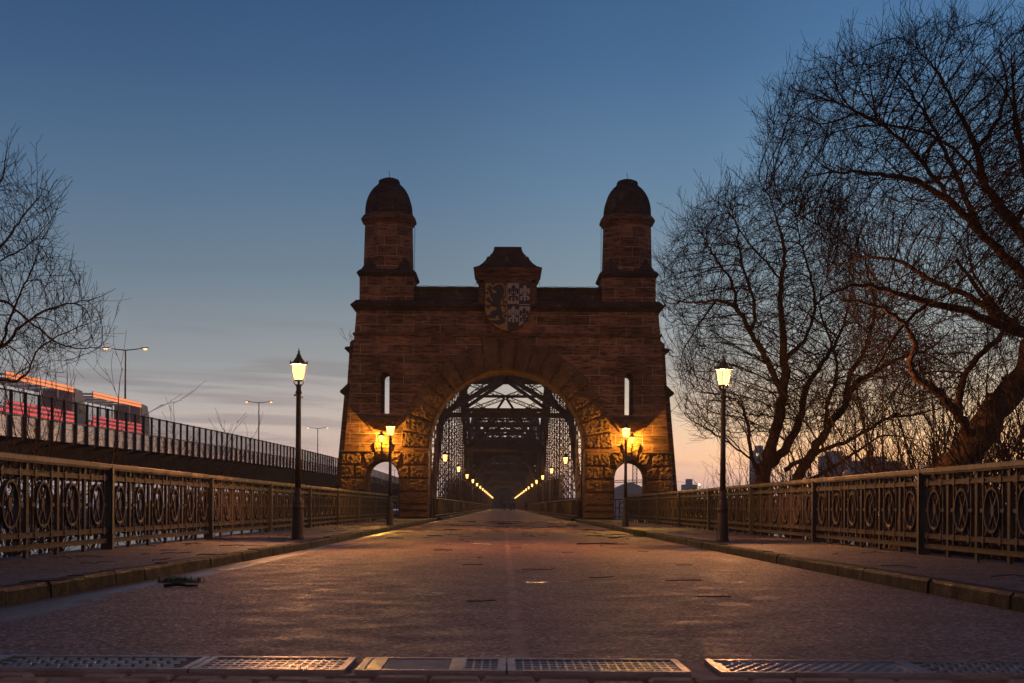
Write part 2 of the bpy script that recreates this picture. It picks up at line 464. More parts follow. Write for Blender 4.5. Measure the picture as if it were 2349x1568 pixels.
# ------------------------------------------------------------------ mesh helpers
class MB:
    def __init__(self):
        self.v, self.f, self.mi, self.sm = [], [], [], []

    def add(self, verts, faces, mi=0, smooth=False):
        o = len(self.v)
        self.v.extend([tuple(p) for p in verts])
        self.f.extend([tuple(i + o for i in fc) for fc in faces])
        self.mi.extend([mi] * len(faces))
        self.sm.extend([smooth] * len(faces))

    def box(self, x0, x1, y0, y1, z0, z1, mi=0):
        self.add([(x0, y0, z0), (x1, y0, z0), (x1, y1, z0), (x0, y1, z0), (x0, y0, z1), (x1, y0, z1), (x1, y1, z1), (x0, y1, z1)],
                 [(3, 2, 1, 0), (4, 5, 6, 7), (0, 1, 5, 4), (1, 2, 6, 5), (2, 3, 7, 6), (3, 0, 4, 7)], mi)

    def cbox(self, x0, x1, y0, y1, z0, z1, ch, mi=0):
        """box with its top edges chamfered"""
        a = [(x0, y0), (x1, y0), (x1, y1), (x0, y1)]
        i = [(x0 + ch, y0 + ch), (x1 - ch, y0 + ch), (x1 - ch, y1 - ch), (x0 + ch, y1 - ch)]
        vs = [(*p, z0) for p in a] + [(*p, z1 - ch) for p in a] + [(*p, z1) for p in i]
        fs = [(3, 2, 1, 0), (8, 9, 10, 11)]
        for k in range(4):
            n = (k + 1) % 4
            fs += [(k, n, n + 4, k + 4), (k + 4, n + 4, n + 8, k + 8)]
        self.add(vs, fs, mi)

    def bar(self, p0, p1, w, d, up=(0, 0, 1), mi=0):
        p0, p1 = Vector(p0), Vector(p1)
        a = (p1 - p0)
        if a.length < 1e-6:
            return
        a.normalize()
        u = Vector(up)
        s = a.cross(u)
        if s.length < 1e-4:
            s = a.cross(Vector((1, 0, 0)))
        s.normalize()
        u = s.cross(a)
        vs = []
        for p in (p0, p1):
            for i, j in ((-1, -1), (1, -1), (1, 1), (-1, 1)):
                vs.append(p + s * (i * w / 2) + u * (j * d / 2))
        self.add(vs, [(0, 1, 2, 3), (7, 6, 5, 4), (0, 4, 5, 1), (1, 5, 6, 2), (2, 6, 7, 3), (3, 7, 4, 0)], mi)

    def tube(self, pts, rad, n=6, mi=0, cap=True, smooth=True):
        o = len(self.v)
        m = len(pts)
        px = None
        for k in range(m):
            p = pts[k]
            a = pts[min(k + 1, m - 1)] - pts[max(k - 1, 0)]
            if a.length < 1e-9:
                a = Vector((0, 0, 1))
            a = a.normalized()
            if px is None:
                s = a.cross(Vector((0.13, 0.31, 0.94)))
                if s.length < 1e-3:
                    s = a.cross(Vector((1, 0, 0)))
            else:
                s = px - a * px.dot(a)
                if s.length < 1e-6:
                    s = a.cross(Vector((1, 0, 0)))
            s = s.normalized()
            px = s
            u = a.cross(s)
            r = rad[k] if not isinstance(rad, (int, float)) else rad
            for j in range(n):
                q = 2 * math.pi * j / n
                v = p + s * (r * math.cos(q)) + u * (r * math.sin(q))
                self.v.append((v.x, v.y, v.z))
        fs = []
        for k in range(m - 1):
            for j in range(n):
                j2 = (j + 1) % n
                fs.append((o + k * n + j, o + k * n + j2, o + (k + 1) * n + j2, o + (k + 1) * n + j))
        if cap:
            fs.append(tuple(o + n - 1 - j for j in range(n)))
            fs.append(tuple(o + (m - 1) * n + j for j in range(n)))
        self.f.extend(fs)
        self.mi.extend([mi] * len(fs))
        self.sm.extend([smooth] * len(fs))

    def lathe(self, prof, n=16, c=(0, 0, 0), mi=0, smooth=False, rot=0.0, cap=True):
        o = len(self.v)
        for r, z in prof:
            for j in range(n):
                q = 2 * math.pi * j / n + rot
                self.v.append((c[0] + r * math.cos(q), c[1] + r * math.sin(q), c[2] + z))
        m = len(prof)
        fs = []
        for k in range(m - 1):
            for j in range(n):
                j2 = (j + 1) % n
                fs.append((o + k * n + j, o + k * n + j2, o + (k + 1) * n + j2, o + (k + 1) * n + j))
        if cap:
            fs.append(tuple(o + n - 1 - j for j in range(n)))
            fs.append(tuple(o + (m - 1) * n + j for j in range(n)))
        self.f.extend(fs)
        self.mi.extend([mi] * len(fs))
        self.sm.extend([smooth] * len(fs))

    def prism(self, poly, y0, y1, mi=0):
        """(x, z) outline extruded from y0 to y1; simple outlines only"""
        n = len(poly)
        vs = [(x, y0, z) for x, z in poly] + [(x, y1, z) for x, z in poly]
        fs = [tuple(range(n)), tuple(range(2 * n - 1, n - 1, -1))]
        for k in range(n):
            k2 = (k + 1) % n
            fs.append((k2, k, k + n, k2 + n))
        self.add(vs, fs, mi)

    def rock(self, quad, y, bulge, amp, seed, cell=0.065, freq=7.5, back=None, edge=0.07):
        """a stone block on a wall: quad of (x, z) corners, front face towards -y, rough faced"""
        a, b_, c, d = [Vector((q[0], 0, q[1])) for q in quad]
        w_ = max((b_ - a).length, (c - d).length)
        h_ = max((d - a).length, (c - b_).length)
        nu, nv = max(4, int(w_ / cell)), max(4, int(h_ / cell))
        o = len(self.v)
        for j in range(nv + 1):
            for i in range(nu + 1):
                u, v = i / nu, j / nv
                p = (a * (1 - u) + b_ * u) * (1 - v) + (d * (1 - u) + c * u) * v
                de = min(u * w_, (1 - u) * w_, v * h_, (1 - v) * h_)
                e = min(1.0, de / edge)
                q = Vector((p.x * freq + seed * 3.1, seed * 1.7, p.z * freq))
                n1 = mnoise.noise(q) * 0.75 + mnoise.noise(q * 2.3) * 0.35
                k = 0.0 if de < 1e-6 else (0.35 + 0.65 * e) * bulge + e * amp * n1
                jit = 0.02 * mnoise.noise(q * 1.3 + Vector((9, 0, 0))) if de < 1e-6 else 0
                self.v.append((p.x + jit, y - k, p.z + jit))
        for j in range(nv):
            for i in range(nu):
                q0 = o + j * (nu + 1) + i
                self.f.append((q0, q0 + 1, q0 + nu + 2, q0 + nu + 1))
                self.mi.append(0)
                self.sm.append(False)

    def build(self, name, mats, parent=None, world=False):
        me = bpy.data.meshes.new(name)
        me.from_pydata(self.v, [], self.f)
        if not isinstance(mats, (list, tuple)):
            mats = [mats]
        for m_ in mats:
            me.materials.append(m_)
        me.polygons.foreach_set('material_index', self.mi)
        me.polygons.foreach_set('use_smooth', self.sm)
        me.update()
        return link_mesh(name, me, parent, world)


def link_mesh(name, me, parent=None, world=True):
    ob = bpy.data.objects.new(name, me)
    COL.objects.link(ob)
    if parent is not None:
        ob.parent = parent
        if world:           # geometry is in world coordinates: undo every parent offset
            off = Vector((0, 0, 0))
            p = parent
            M = Matrix.Identity(4)
            chain = []
            while p is not None:
                chain.append(p.matrix_basis.copy() if p.parent is None else p.matrix_parent_inverse @ p.matrix_basis)
                p = p.parent
            for mm in reversed(chain):
                M = M @ mm
            ob.matrix_parent_inverse = M.inverted()
    return ob


def shape(loops, y0, y1, extra=None):
    """filled outline with holes in the (x, z) plane, extruded y0..y1, as a mesh"""
    cu = bpy.data.curves.new('outline', 'CURVE')
    cu.dimensions = '2D'
    cu.fill_mode = 'BOTH'
    cu.extrude = abs(y1 - y0) / 2
    for lp in loops:
        sp = cu.splines.new('POLY')
        sp.points.add(len(lp) - 1)
        for i, (x, z) in enumerate(lp):
            sp.points[i].co = (x, z, 0, 1)
        sp.use_cyclic_u = True
    tmp = bpy.data.objects.new('outline', cu)
    COL.objects.link(tmp)
    dg = bpy.context.evaluated_depsgraph_get()
    me = bpy.data.meshes.new_from_object(tmp.evaluated_get(dg))
    bpy.data.objects.remove(tmp)
    bpy.data.curves.remove(cu)
    ym = (y0 + y1) / 2
    for v in me.vertices:
        x, z, d = v.co
        v.co = (x, ym - d, z)
    me.update()
    return me


def arc(cx, cz, r, a0, a1, n):
    return [(cx + r * math.cos(R(a0 + (a1 - a0) * k / n)), cz + r * math.sin(R(a0 + (a1 - a0) * k / n))) for k in range(n + 1)]


def tag(o, label=None, cat=None, group=None, kind=None):
    if label: o['label'] = label
    if cat: o['category'] = cat
    if group: o['group'] = group
    if kind: o['kind'] = kind
    return o


def thing(name, label, cat, loc=(0, 0, 0), rz=0.0, group=None):
    o = bpy.data.objects.new(name, None)
    o.empty_display_size = 0.2
    COL.objects.link(o)
    o.location = loc
    o.rotation_euler = (0, 0, rz)
    return tag(o, label, cat, group)


def kids(o):
    return [c for c in bpy.data.objects if c.parent == o]


def copy_tree(o, parent=None):
    c = o.copy()
    COL.objects.link(c)
    c.parent = parent
    if parent is not None:
        c.matrix_parent_inverse = o.matrix_parent_inverse
    for ch in kids(o):
        copy_tree(ch, c)
    return c


ORD = ['first', 'second', 'third', 'fourth', 'fifth', 'sixth', 'seventh', 'eighth', 'ninth', 'tenth', 'eleventh', 'twelfth',
       'thirteenth', 'fourteenth', 'fifteenth', 'sixteenth', 'seventeenth']

# ------------------------------------------------------------------ ground, river, road
PZ = 0.13                      # pavement level
XL, XR = -5.74, 6.09           # railings
XC = 0.15                      # axis of gate and bridge
FY = 76.0                      # front of the gate


def interp(pts, t):
    if t <= pts[0][0]:
        return pts[0][1]
    for (a, va), (b2, vb) in zip(pts, pts[1:]):
        if t <= b2:
            return va + (vb - va) * (t - a) / (b2 - a)
    return pts[-1][1]


KL = [(-30, -4.4), (5, -4.02), (11, -3.83), (16, -3.66), (25, -3.52), (60, -3.56), (76, -3.62), (84, -3.7)]
KR = [(-30, 4.3), (5, 4.08), (12, 3.97), (20, 3.86), (40, 3.80), (76, 3.92), (84, 4.0)]


def sheet(name, rows, mat, kind='structure'):
    """a sheet from rows of equal point counts"""
    mb = MB()
    n = len(rows[0])
    vs = [p for r in rows for p in r]
    fs = []
    for k in range(len(rows) - 1):
        for j in range(n - 1):
            a = k * n + j
            fs.append((a, a + 1, a + n + 1, a + n))
    mb.add(vs, fs)
    return tag(mb.build(name, mat), kind=kind)


ys = [-30, -10, 0, 3, 5] + [7.2 + 2.0 * k for k in range(38)]
sheet('road', [[(interp(KL, y) - 0.02, y, 0.0), (0, y, 0.0), (interp(KR, y) + 0.02, y, 0.0)] for y in [6.55] + ys[5:] + [90, 480, 520]], M_road)
sheet('pavement', [[(XL - 0.35, y, PZ), (interp(KL, y) - 0.17, y, PZ)] for y in [-30, 5] + ys[5:] + [84]], M_pave)
sheet('pavement', [[(interp(KR, y) + 0.17, y, PZ), (XR + 0.35, y, PZ)] for y in [-30, 5] + ys[5:] + [84]], M_pave)
sheet('pavement', [[(-9.8, y, PZ - 0.004), (XL - 0.3, y, PZ - 0.004)] for y in (68, 76, 84)], M_pave)
sheet('pavement', [[(XR + 0.3, y, PZ - 0.004), (10.1, y, PZ - 0.004)] for y in (68, 76, 84)], M_pave)

rng = random.Random(5)
for K, sgn in ((KL, -1), (KR, 1)):
    mb = MB()
    y = -4.0
    while y < 84:
        ln = 1.0 + rng.uniform(-0.12, 0.2)
        y1 = y + ln
        xa, xb = interp(K, y), interp(K, y1)
        dz = rng.uniform(-0.008, 0.008)
        dx = rng.uniform(-0.008, 0.008)
        zt = PZ + 0.006 + dz
        pr = [(0, -0.1), (0.012, zt - 0.03), (0.035, zt), (0.18, zt), (0.18, -0.1)]
        vs = []
        for yy, xx in ((y + 0.008, xa), (y1 - 0.008, xb)):
            for u, z in pr:
                vs.append((xx + dx + sgn * u, yy, z))
        n = len(pr)
        fs = [tuple(range(n)) if sgn > 0 else tuple(range(n - 1, -1, -1)), tuple(range(2 * n - 1, n - 1, -1)) if sgn > 0 else tuple(range(n, 2 * n))]
        for k in range(n):
            k2 = (k + 1) % n
            fs.append((k, k2, k2 + n, k + n) if sgn < 0 else (k2, k, k + n, k2 + n))
        mb.add(vs, fs)
        y = y1
    tag(mb.build('kerb', M_kerb), kind='structure')

# river and banks
mb = MB()
mb.add([(-1140, -200, -6.5), (1140, -200, -6.5), (1140, 1140, -6.5), (-1140, 1140, -6.5)], [(0, 1, 2, 3)])
tag(mb.build('river', M_water), kind='structure')


def bank(sgn, xe, y_end):
    rows = []
    yy = [-40 + 4 * k for k in range(int((y_end + 40) / 4) + 1)]
    for y in yy:
        r = []
        for k in range(15):
            u = k / 14
            x = xe + sgn * (0.3 + 24 * u)
            z = -0.05 - 7.2 * (u ** 0.7 if sgn > 0 else u ** 0.85)
            z += 0.35 * mnoise.noise(Vector((x * 0.35, y * 0.35, 3.0))) * min(1, 4 * u)
            if y > y_end - 8:
                z -= 1.0 * (y - y_end + 8)
            r.append((x, y, z))
        rows.append(r if sgn > 0 else r[::-1])
    return sheet('riverbank', rows, M_earth)


bank(-1, XL, 92)
bank(1, XR, 92)
# masonry side of the approach below the pavements
mb = MB()
mb.box(XL - 0.34, -3.9, -40, 84, -8, PZ - 0.02)
mb.box(4.1, XR + 0.34, -40, 84, -8, PZ - 0.02)
mb.box(-9.8, XL - 0.35, 68, 84, -8, PZ - 0.03)
mb.box(XR + 0.35, 10.1, 68, 84, -8, PZ - 0.03)
tag(mb.build('ground', M_trim), kind='structure')

# far shore land
rows = []
for y in (430, 452, 500, 700, 950, 1140):
    rows.append([(x, y + 14 * mnoise.noise(Vector((x * 0.01, y * 0.01, 0))), (-7.5 if y == 430 else -3.5 if y == 452 else -2.5)) for x in range(-1140, 1150, 60)])
sheet('terrain', rows, M_earth)

# near edge: brick setts and the drain covers
mb = MB()
rng = random.Random(11)
y = 3.2
row = 0
while y < 6.36:
    d = 0.155
    x = -4.3 + (0.11 if row % 2 else 0)
    while x < 4.4:
        ln = rng.uniform(0.19, 0.26)
        z = rng.uniform(0.0, 0.022)
        mb.cbox(x + 0.006, x + ln - 0.006, y + 0.006 + rng.uniform(-.004, .004), y + d - 0.006, -0.08, z, 0.016)
        x += ln
    y += d
    row += 1
tag(mb.build('cobble_strip', M_sett), kind='structure')
mb = MB()
mb.add([(-4.4, -30, -0.03), (4.5, -30, -0.03), (4.5, 6.46, -0.03), (-4.4, 6.46, -0.03)], [(0, 1, 2, 3)])
tag(mb.build('ground', M_earth), kind='structure')

CY0, CY1 = 6.60, 7.16


def cover(x0, x1, style, label, name, cat, tilt=0.0):
    r = thing(name, label, cat, ((x0 + x1) / 2, (CY0 + CY1) / 2, 0.0))
    hx, hy = (x1 - x0) / 2 - 0.012, (CY1 - CY0) / 2
    fr = MB()
    z = 0.02
    for a in (-1, 1):
        fr.box(a * hx - 0.018, a * hx + 0.018, -hy, hy, 0.002, z + 0.004)
        fr.box(-hx + 0.018, hx - 0.018, a * (hy - 0.018) - 0.018, a * (hy - 0.018) + 0.018, 0.002, z + 0.004)
    fr.build('frame', M_plate, r)
    pl = MB()
    if style != 'plain':
        pl.box(-hx + 0.018, hx - 0.018, -hy + 0.036, hy - 0.036, 0.002, 0.015, 1)
        X0, Y0 = hx - 0.018, hy - 0.036
        if style == 'grid':
            nx, ny = max(3, int(2 * X0 / 0.040)), 5
            for i in range(nx + 1):
                u = -X0 + 2 * X0 * i / nx
                pl.box(max(u - 0.005, -X0), min(u + 0.005, X0), -Y0, Y0, 0.0155, 0.0185)
            for j in range(1, ny):
                v = -Y0 + 2 * Y0 * j / ny
                pl.box(-X0, X0, v - 0.018, v + 0.018, 0.0155, 0.0180)
        elif style == 'stud':
            nx, ny = int(2 * X0 / 0.055), 8
            for i in range(1, nx):
                for j in range(1, ny):
                    u, v = -X0 + 2 * X0 * (i + 0.5 * (j % 2) - 0.25) / nx, -Y0 + 2 * Y0 * j / ny
                    pl.lathe([(0.015, 0), (0.013, 0.005), (0.006, 0.008)], 8, (u, v, 0.0148), smooth=True)
        else:
            nx, ny = int(2 * X0 / 0.066), 7
            for i in range(nx):
                for j in range(ny):
                    u, v = -X0 + 2 * X0 * (i + 0.5 + 0.25 * (j % 2)) / nx, -Y0 + 2 * Y0 * (j + 0.5) / ny
                    if abs(u) < X0 - 0.04:
                        pl.cbox(u - 0.024, u + 0.024, v - 0.020, v + 0.020, 0.0145, 0.0185, 0.002)
    else:
        pl.box(-hx + 0.018, hx - 0.018, -hy + 0.036, hy - 0.036, 0.002, 0.019)
    pl.build('plate', [M_cstone if style == 'plain' else M_plate, M_plate if style == 'stud' else M_platedark], r)
    return r


cover(-3.95, -2.49, 'tread', 'long ribbed metal drain cover at the left end of the row', 'drain_cover', 'drain cover')
cover(-2.48, -1.47, 'tread', 'ribbed metal drain cover left of the lattice cover in the road row', 'drain_cover', 'drain cover')
cover(-1.45, -0.74, 'grid', 'lattice drain cover just left of the small concrete strip', 'drain_cover', 'drain cover')
cover(-0.68, -0.61, 'plain', 'narrow pale concrete strip between two drain covers', 'drain_strip', 'drain strip')
cover(-0.60, -0.22, 'plain', 'smooth pale concrete cover in the middle of the drain row', 'drain_cover', 'drain cover')
cover(-0.21, 0.01, 'grid', 'small square grid cover next to the smooth concrete one', 'drain_cover', 'drain cover')
cover(0.03, 0.87, 'grid', 'long grid drain cover directly right of the road crack', 'drain_cover', 'drain cover')
cover(1.02, 1.98, 'stud', 'studded metal cover glinting with warm lamp light', 'drain_cover', 'drain cover')
cover(1.99, 3.0, 'tread', 'ribbed drain cover beside the glinting studded cover', 'drain_cover', 'drain cover')
cover(3.01, 3.95, 'tread', 'ribbed drain cover at the right end of the row', 'drain_cover', 'drain cover')
mb = MB()
mb.box(-4.05, 4.1, 6.535, 6.6, -0.05, 0.0035)
mb.box(0.875, 1.01, 6.61, 7.15, -0.05, 0.003)
tag(mb.build('drain_channel', M_sett), kind='structure')


# ------------------------------------------------------------------ ornate railings
def rail_module():
    """bars of one module, 1.18 m along y, faces +-x; ring is separate"""
    mb = MB()
    H = 1.17
    wm = 1.18
    # flat main bar at the start of the module
    mb.box(-0.02, 0.02, -0.045, 0.045, -0.02, H)
    for s in (-1, 1):       # thin bars beside the ring
        yc = wm / 2 + s * 0.355
        mb.box(-0.013, 0.013, yc - 0.016, yc + 0.016, 0.13, H)
        mb.box(-0.022, 0.022, yc - 0.075, yc + 0.085, 0.62, 0.668)
        for q in (-0.05, 0.06):
            mb.lathe([(0.012, 0), (0.008, 0.008)], 6, (0, yc + q, 0.644))
    yc = wm / 2
    for zc in (0.275, 1.03):   # oval rosettes on the long rails
        for s in (-1, 1):
            o = []
            for sx in (-1, 1):
                pts = [(sx * 0.034, yc + s * 0.31 + 0.05 * math.cos(q * math.pi / 6), zc + 0.062 * math.sin(q * math.pi / 6)) for q in range(12)]
                o.append(pts)
            vs = o[0] + o[1]
            fs = [tuple(range(12)), tuple(range(23, 11, -1))] + [((k + 1) % 12, k, k + 12, (k + 1) % 12 + 12) for k in range(12)]
            mb.add(vs, fs)
    # X arms: inside the ring and on to the rosettes
    for s in (-1, 1):
        for s2 in (-1, 1):
            mb.bar((0.002 * s, yc, 0.645), (0.002 * s, yc + s * 0.165, 0.645 + s2 * 0.235), 0.034, 0.018, (1, 0, 0))
            mb.bar((0.0, yc + s * 0.20, 0.645 + s2 * 0.19), (0.0, yc + s * 0.31, 0.645 + s2 * 0.36), 0.03, 0.018, (1, 0, 0))
    # hub plate
    hub = [(yc + 0.06 * math.cos(q * math.pi / 6), 0.645 + 0.085 * math.sin(q * math.pi / 6)) for q in range(12)]
    vs = [(-0.018, a, b2) for a, b2 in hub] + [(0.018, a, b2) for a, b2 in hub]
    mb.add(vs, [tuple(range(12)), tuple(range(23, 11, -1))] + [((k + 1) % 12, k, k + 12, (k + 1) % 12 + 12) for k in range(12)])
    # spears above and below
    for z0, z1, tip in ((0.83, 1.10, 1.17), (0.46, 0.235, 0.165)):
        mb.box(-0.011, 0.011, yc - 0.012, yc + 0.012, min(z0, z1), max(z0, z1))
        zt = z1
        d = 1 if tip > z1 else -1
        prof = [(0.012, 0), (0.028, 0.03 * d), (0.004, 0.075 * d)]
        mb.lathe(prof, 6, (0, yc, zt))
    for z0, z1, tip in ((0.70, 0.78, 0), (0.59, 0.50, 0)):
        pass
    return mb


def ring_mesh():
    mb = MB()
    n = 28
    prof = [(0.29, -0.03), (0.29, 0.03), (0.262, 0.03), (0.25, 0.018), (0.25, -0.018), (0.262, -0.03)]
    k = len(prof)
    for j in range(n):
        q = 2 * math.pi * j / n
        for r, x in prof:
            mb.v.append((x, r * math.cos(q), r * math.sin(q)))
    for j in range(n):
        j2 = (j + 1) % n
        for i in range(k):
            i2 = (i + 1) % k
            mb.f.append((j * k + i, j * k + i2, j2 * k + i2, j2 * k + i))
            mb.mi.append(0)
            mb.sm.append(False)
    return mb


def railing(X, label):
    r = thing('iron_railing', label, 'railing', (X, 13.55, PZ))
    PL = 7.07
    panel = MB()
    one = rail_module()
    for k in range(6):
        o = len(panel.v)
        panel.v.extend([(a, b2 + 1.18 * k, c2) for a, b2, c2 in one.v])
        panel.f.extend([tuple(i + o for i in f) for f in one.f])
        panel.mi.extend(one.mi)
        panel.sm.extend(one.sm)
    for zc, w2 in ((0.275, 0.026), (1.03, 0.026), (0.13, 0.024)):
        panel.box(-0.024, 0.024, 0.08, PL - 0.08, zc - w2, zc + w2)
        panel.box(-0.032, 0.032, 0.08, PL - 0.08, zc - w2 - 0.008, zc - w2)
        panel.box(-0.032, 0.032, 0.08, PL - 0.08, zc + w2, zc + w2 + 0.008)
        yy = 0.25
        while yy < PL - 0.1:
            panel.lathe([(0.014, 0), (0.010, 0.01)], 6, (0.0, yy, zc))
            yy += 0.295
    post = MB()
    post.box(-0.06, 0.06, -0.07, 0.07, -0.05, 1.2)
    post.box(-0.085, 0.085, -0.045, 0.045, -0.05, 1.19)
    hand = MB()
    hand.cbox(-0.065, 0.065, 0.012, PL - 0.012, 1.175, 1.24, 0.012)
    hand.box(-0.045, 0.045, 0.012, PL - 0.012, 1.15, 1.175)
    rg = ring_mesh()
    p0 = panel.build('panel', M_iron, r)
    g0 = rg.build('ring', M_iron, p0)
    g0.location = (0, 0.59, 0.645)
    for k in range(1, 6):
        g = g0.copy()
        COL.objects.link(g)
        g.location = (0, 0.59 + 1.18 * k, 0.645)
    s0 = post.build('post', M_irondark, r)
    h0 = hand.build('handrail', M_hand, r)
    for k in range(1, 8):
        c = copy_tree(p0, r)
        c.location = (0, PL * k, 0)
        c = copy_tree(h0, r)
        c.location = (0, PL * k, 0)
    for k in range(1, 9):
        c = copy_tree(s0, r)
        c.location = (0, PL * k, 0)
    return r


railing(XL, 'brown wrought iron railing of rings and crosses along the left pavement')
railing(XR, 'brown wrought iron railing of rings and crosses along the right pavement, before the trees')


def plain_rail(x0, y0, x1, y1, label):
    r = thing('gate_railing', label, 'railing', (x0, y0, PZ))
    a, b2 = Vector((0, 0, 0)), Vector((x1 - x0, y1 - y0, 0))
    mb = MB()
    up = Vector((0, 0, 1))
    for z in (0.12, 0.62, 1.1):
        mb.bar(a + up * z, b2 + up * z, 0.05, 0.05)
    n = 9
    for k in range(n + 1):
        p = a.lerp(b2, k / n)
        mb.bar(p, p + up * 1.1, 0.04, 0.04, (0, 1, 0))
    mid = a.lerp(b2, 0.5) + up * 0.62
    ax = (b2 - a).normalized()
    pts = [mid + ax * (0.36 * math.cos(q * math.pi / 10)) + up * (0.36 * math.sin(q * math.pi / 10)) for q in range(21)]
    mb.tube(pts, 0.025, 6, cap=False)
    mb.build('bars', M_black, r)
    ps = MB()
    for p in (a, b2):
        ps.bar(p, p + up * 1.2, 0.07, 0.07, (0, 1, 0))
    ps.build('post', M_black, r)


plain_rail(-7.6, 80.6, -5.6, 80.6, 'plain black railing seen through the left side arch of the gate')
plain_rail(5.9, 80.6, 7.9, 80.6, 'plain black railing seen through the right side arch of the gate')


# ------------------------------------------------------------------ street lamps
def lantern_parts(root, zb, s, glass, iron, n=6, rot=0.0, name='lantern'):
    """tapered lantern with its bottom at height zb; s scales it"""
    rb, rt, h = 0.098 * s, 0.16 * s, 0.30 * s
    g = MB()
    g.lathe([(rb * 0.93, zb + 0.008 * s), (rt * 0.94, zb + h - 0.004 * s)], n, rot=rot)
    gl = g.build('glass', glass, root)
    burner(glass, root, (0, 0, zb + h * 0.5))
    f = MB()
    for j in range(n):
        q = 2 * math.pi * j / n + rot
        f.bar((rb * math.cos(q), rb * math.sin(q), zb), (rt * math.cos(q), rt * math.sin(q), zb + h), 0.009 * s, 0.009 * s)
    f.lathe([(rb * 1.06, zb - 0.014 * s), (rb * 1.10, zb + 0.004 * s)], n, rot=rot)
    f.lathe([(rb * 0.99, zb + 0.004 * s), (rb * 1.10, zb + 0.004 * s), (rb * 1.06, zb - 0.014 * s)], n, rot=rot, cap=False)
    f.build('lantern_frame', iron, root)
    rf = MB()
    z = zb + h
    rf.lathe([(rt * 0.5, z + 0.001), (rt * 1.14, z + 0.001), (rt * 1.16, z + 0.022 * s), (rt * 0.98, z + 0.03 * s), (rt * 0.70, z + 0.075 * s), (rt * 0.40, z + 0.14 * s),
              (rt * 0.30, z + 0.175 * s), (rt * 0.30, z + 0.20 * s), (rt * 0.17, z + 0.205 * s), (rt * 0.14, z + 0.24 * s),
              (rt * 0.2, z + 0.252 * s), (rt * 0.07, z + 0.268 * s), (rt * 0.05, z + 0.315 * s)], n, rot=rot)
    for j in range(n):
        q = 2 * math.pi * j / n + rot
        rf.lathe([(0.012 * s, 0), (0.019 * s, 0.02 * s), (0.003 * s, 0.055 * s)], 5, (rt * 1.13 * math.cos(q), rt * 1.13 * math.sin(q), z + 0.018 * s))
        q2 = q + math.pi / n
        rf.lathe([(0.008 * s, 0), (0.012 * s, 0.012 * s), (0.002 * s, 0.03 * s)], 5, (rt * 1.0 * math.cos(q2), rt * 1.0 * math.sin(q2), z + 0.018 * s))
    rf.build('lantern_roof', iron, root)
    return gl


def street_lamp(glass, rot=0.25):
    r = thing('street_lamp', 'x', 'street lamp', (0, 0, 0), 0, 'cast iron lamps along the pavements')
    mb = MB()
    prof = [(0.125, 0), (0.125, 0.03), (0.118, 0.06), (0.112, 0.2), (0.098, 0.55), (0.096, 0.58), (0.108, 0.60), (0.112, 0.63), (0.100, 0.655),
            (0.094, 0.68), (0.102, 0.70), (0.098, 0.73), (0.074, 0.78), (0.07, 0.83), (0.082, 0.87), (0.078, 0.91), (0.064, 0.95), (0.060, 1.0)]
    mb.lathe(prof, 20, smooth=True)
    mb.build('base', M_lamp, r)
    mb = MB()
    mb.lathe([(0.060, 1.0), (0.052, 1.8), (0.047, 2.78), (0.05, 2.80), (0.062, 2.82), (0.062, 2.84), (0.050, 2.86), (0.046, 2.90), (0.052, 2.955), (0.066, 2.975), (0.058, 2.985)], 16, smooth=True)
    mb.build('pole', M_lamp, r)
    mb = MB()
    mb.tube([Vector((-0.27, 0, 2.76)), Vector((0.27, 0, 2.76))], 0.011, 6)
    for s in (-1, 1):
        mb.lathe([(0.012, -0.02), (0.022, 0), (0.012, 0.02)], 6, (s * 0.27, 0, 2.76))
    mb.build('ladder_bar', M_lamp, r)
    mb = MB()
    for j in range(4):
        q = math.pi / 2 * j + 0.4
        a = Vector((0.05 * math.cos(q), 0.05 * math.sin(q), 2.96))
        b2 = Vector((0.09 * math.cos(q), 0.09 * math.sin(q), 3.01))
        c2 = Vector((0.10 * math.cos(q), 0.10 * math.sin(q), 3.065))
        mb.tube([a, b2, c2], 0.009, 5)
    mb.lathe([(0.02, 2.97), (0.02, 3.06)], 8)
    mb.build('lantern_holder', M_lamp, r)
    lantern_parts(r, 3.065, 1.0, glass, M_lamp, 6, rot)
    return r


l1 = street_lamp(E_street)
l2 = street_lamp(E_portal, 0.1)
l3 = copy_tree(l1)
l4 = copy_tree(l2)
for o, x, y, rz, lab in ((l1, -3.96, 27.4, 1.45, 'tall lit lantern on a brown iron post before the left railing'),
                         (l3, 4.30, 27.9, 0.0, 'tall lit lantern on a brown iron post beside the bare trees'),
                         (l2, -3.88, 48.6, 0.0, 'lit lantern on an iron post before the left side arch of the gate'),
                         (l4, 4.20, 49.0, 0.1, 'lit lantern on an iron post before the right side arch of the gate')):
    o.location = (x, y, PZ)
    o.rotation_euler = (0, 0, rz)
    o['label'] = lab


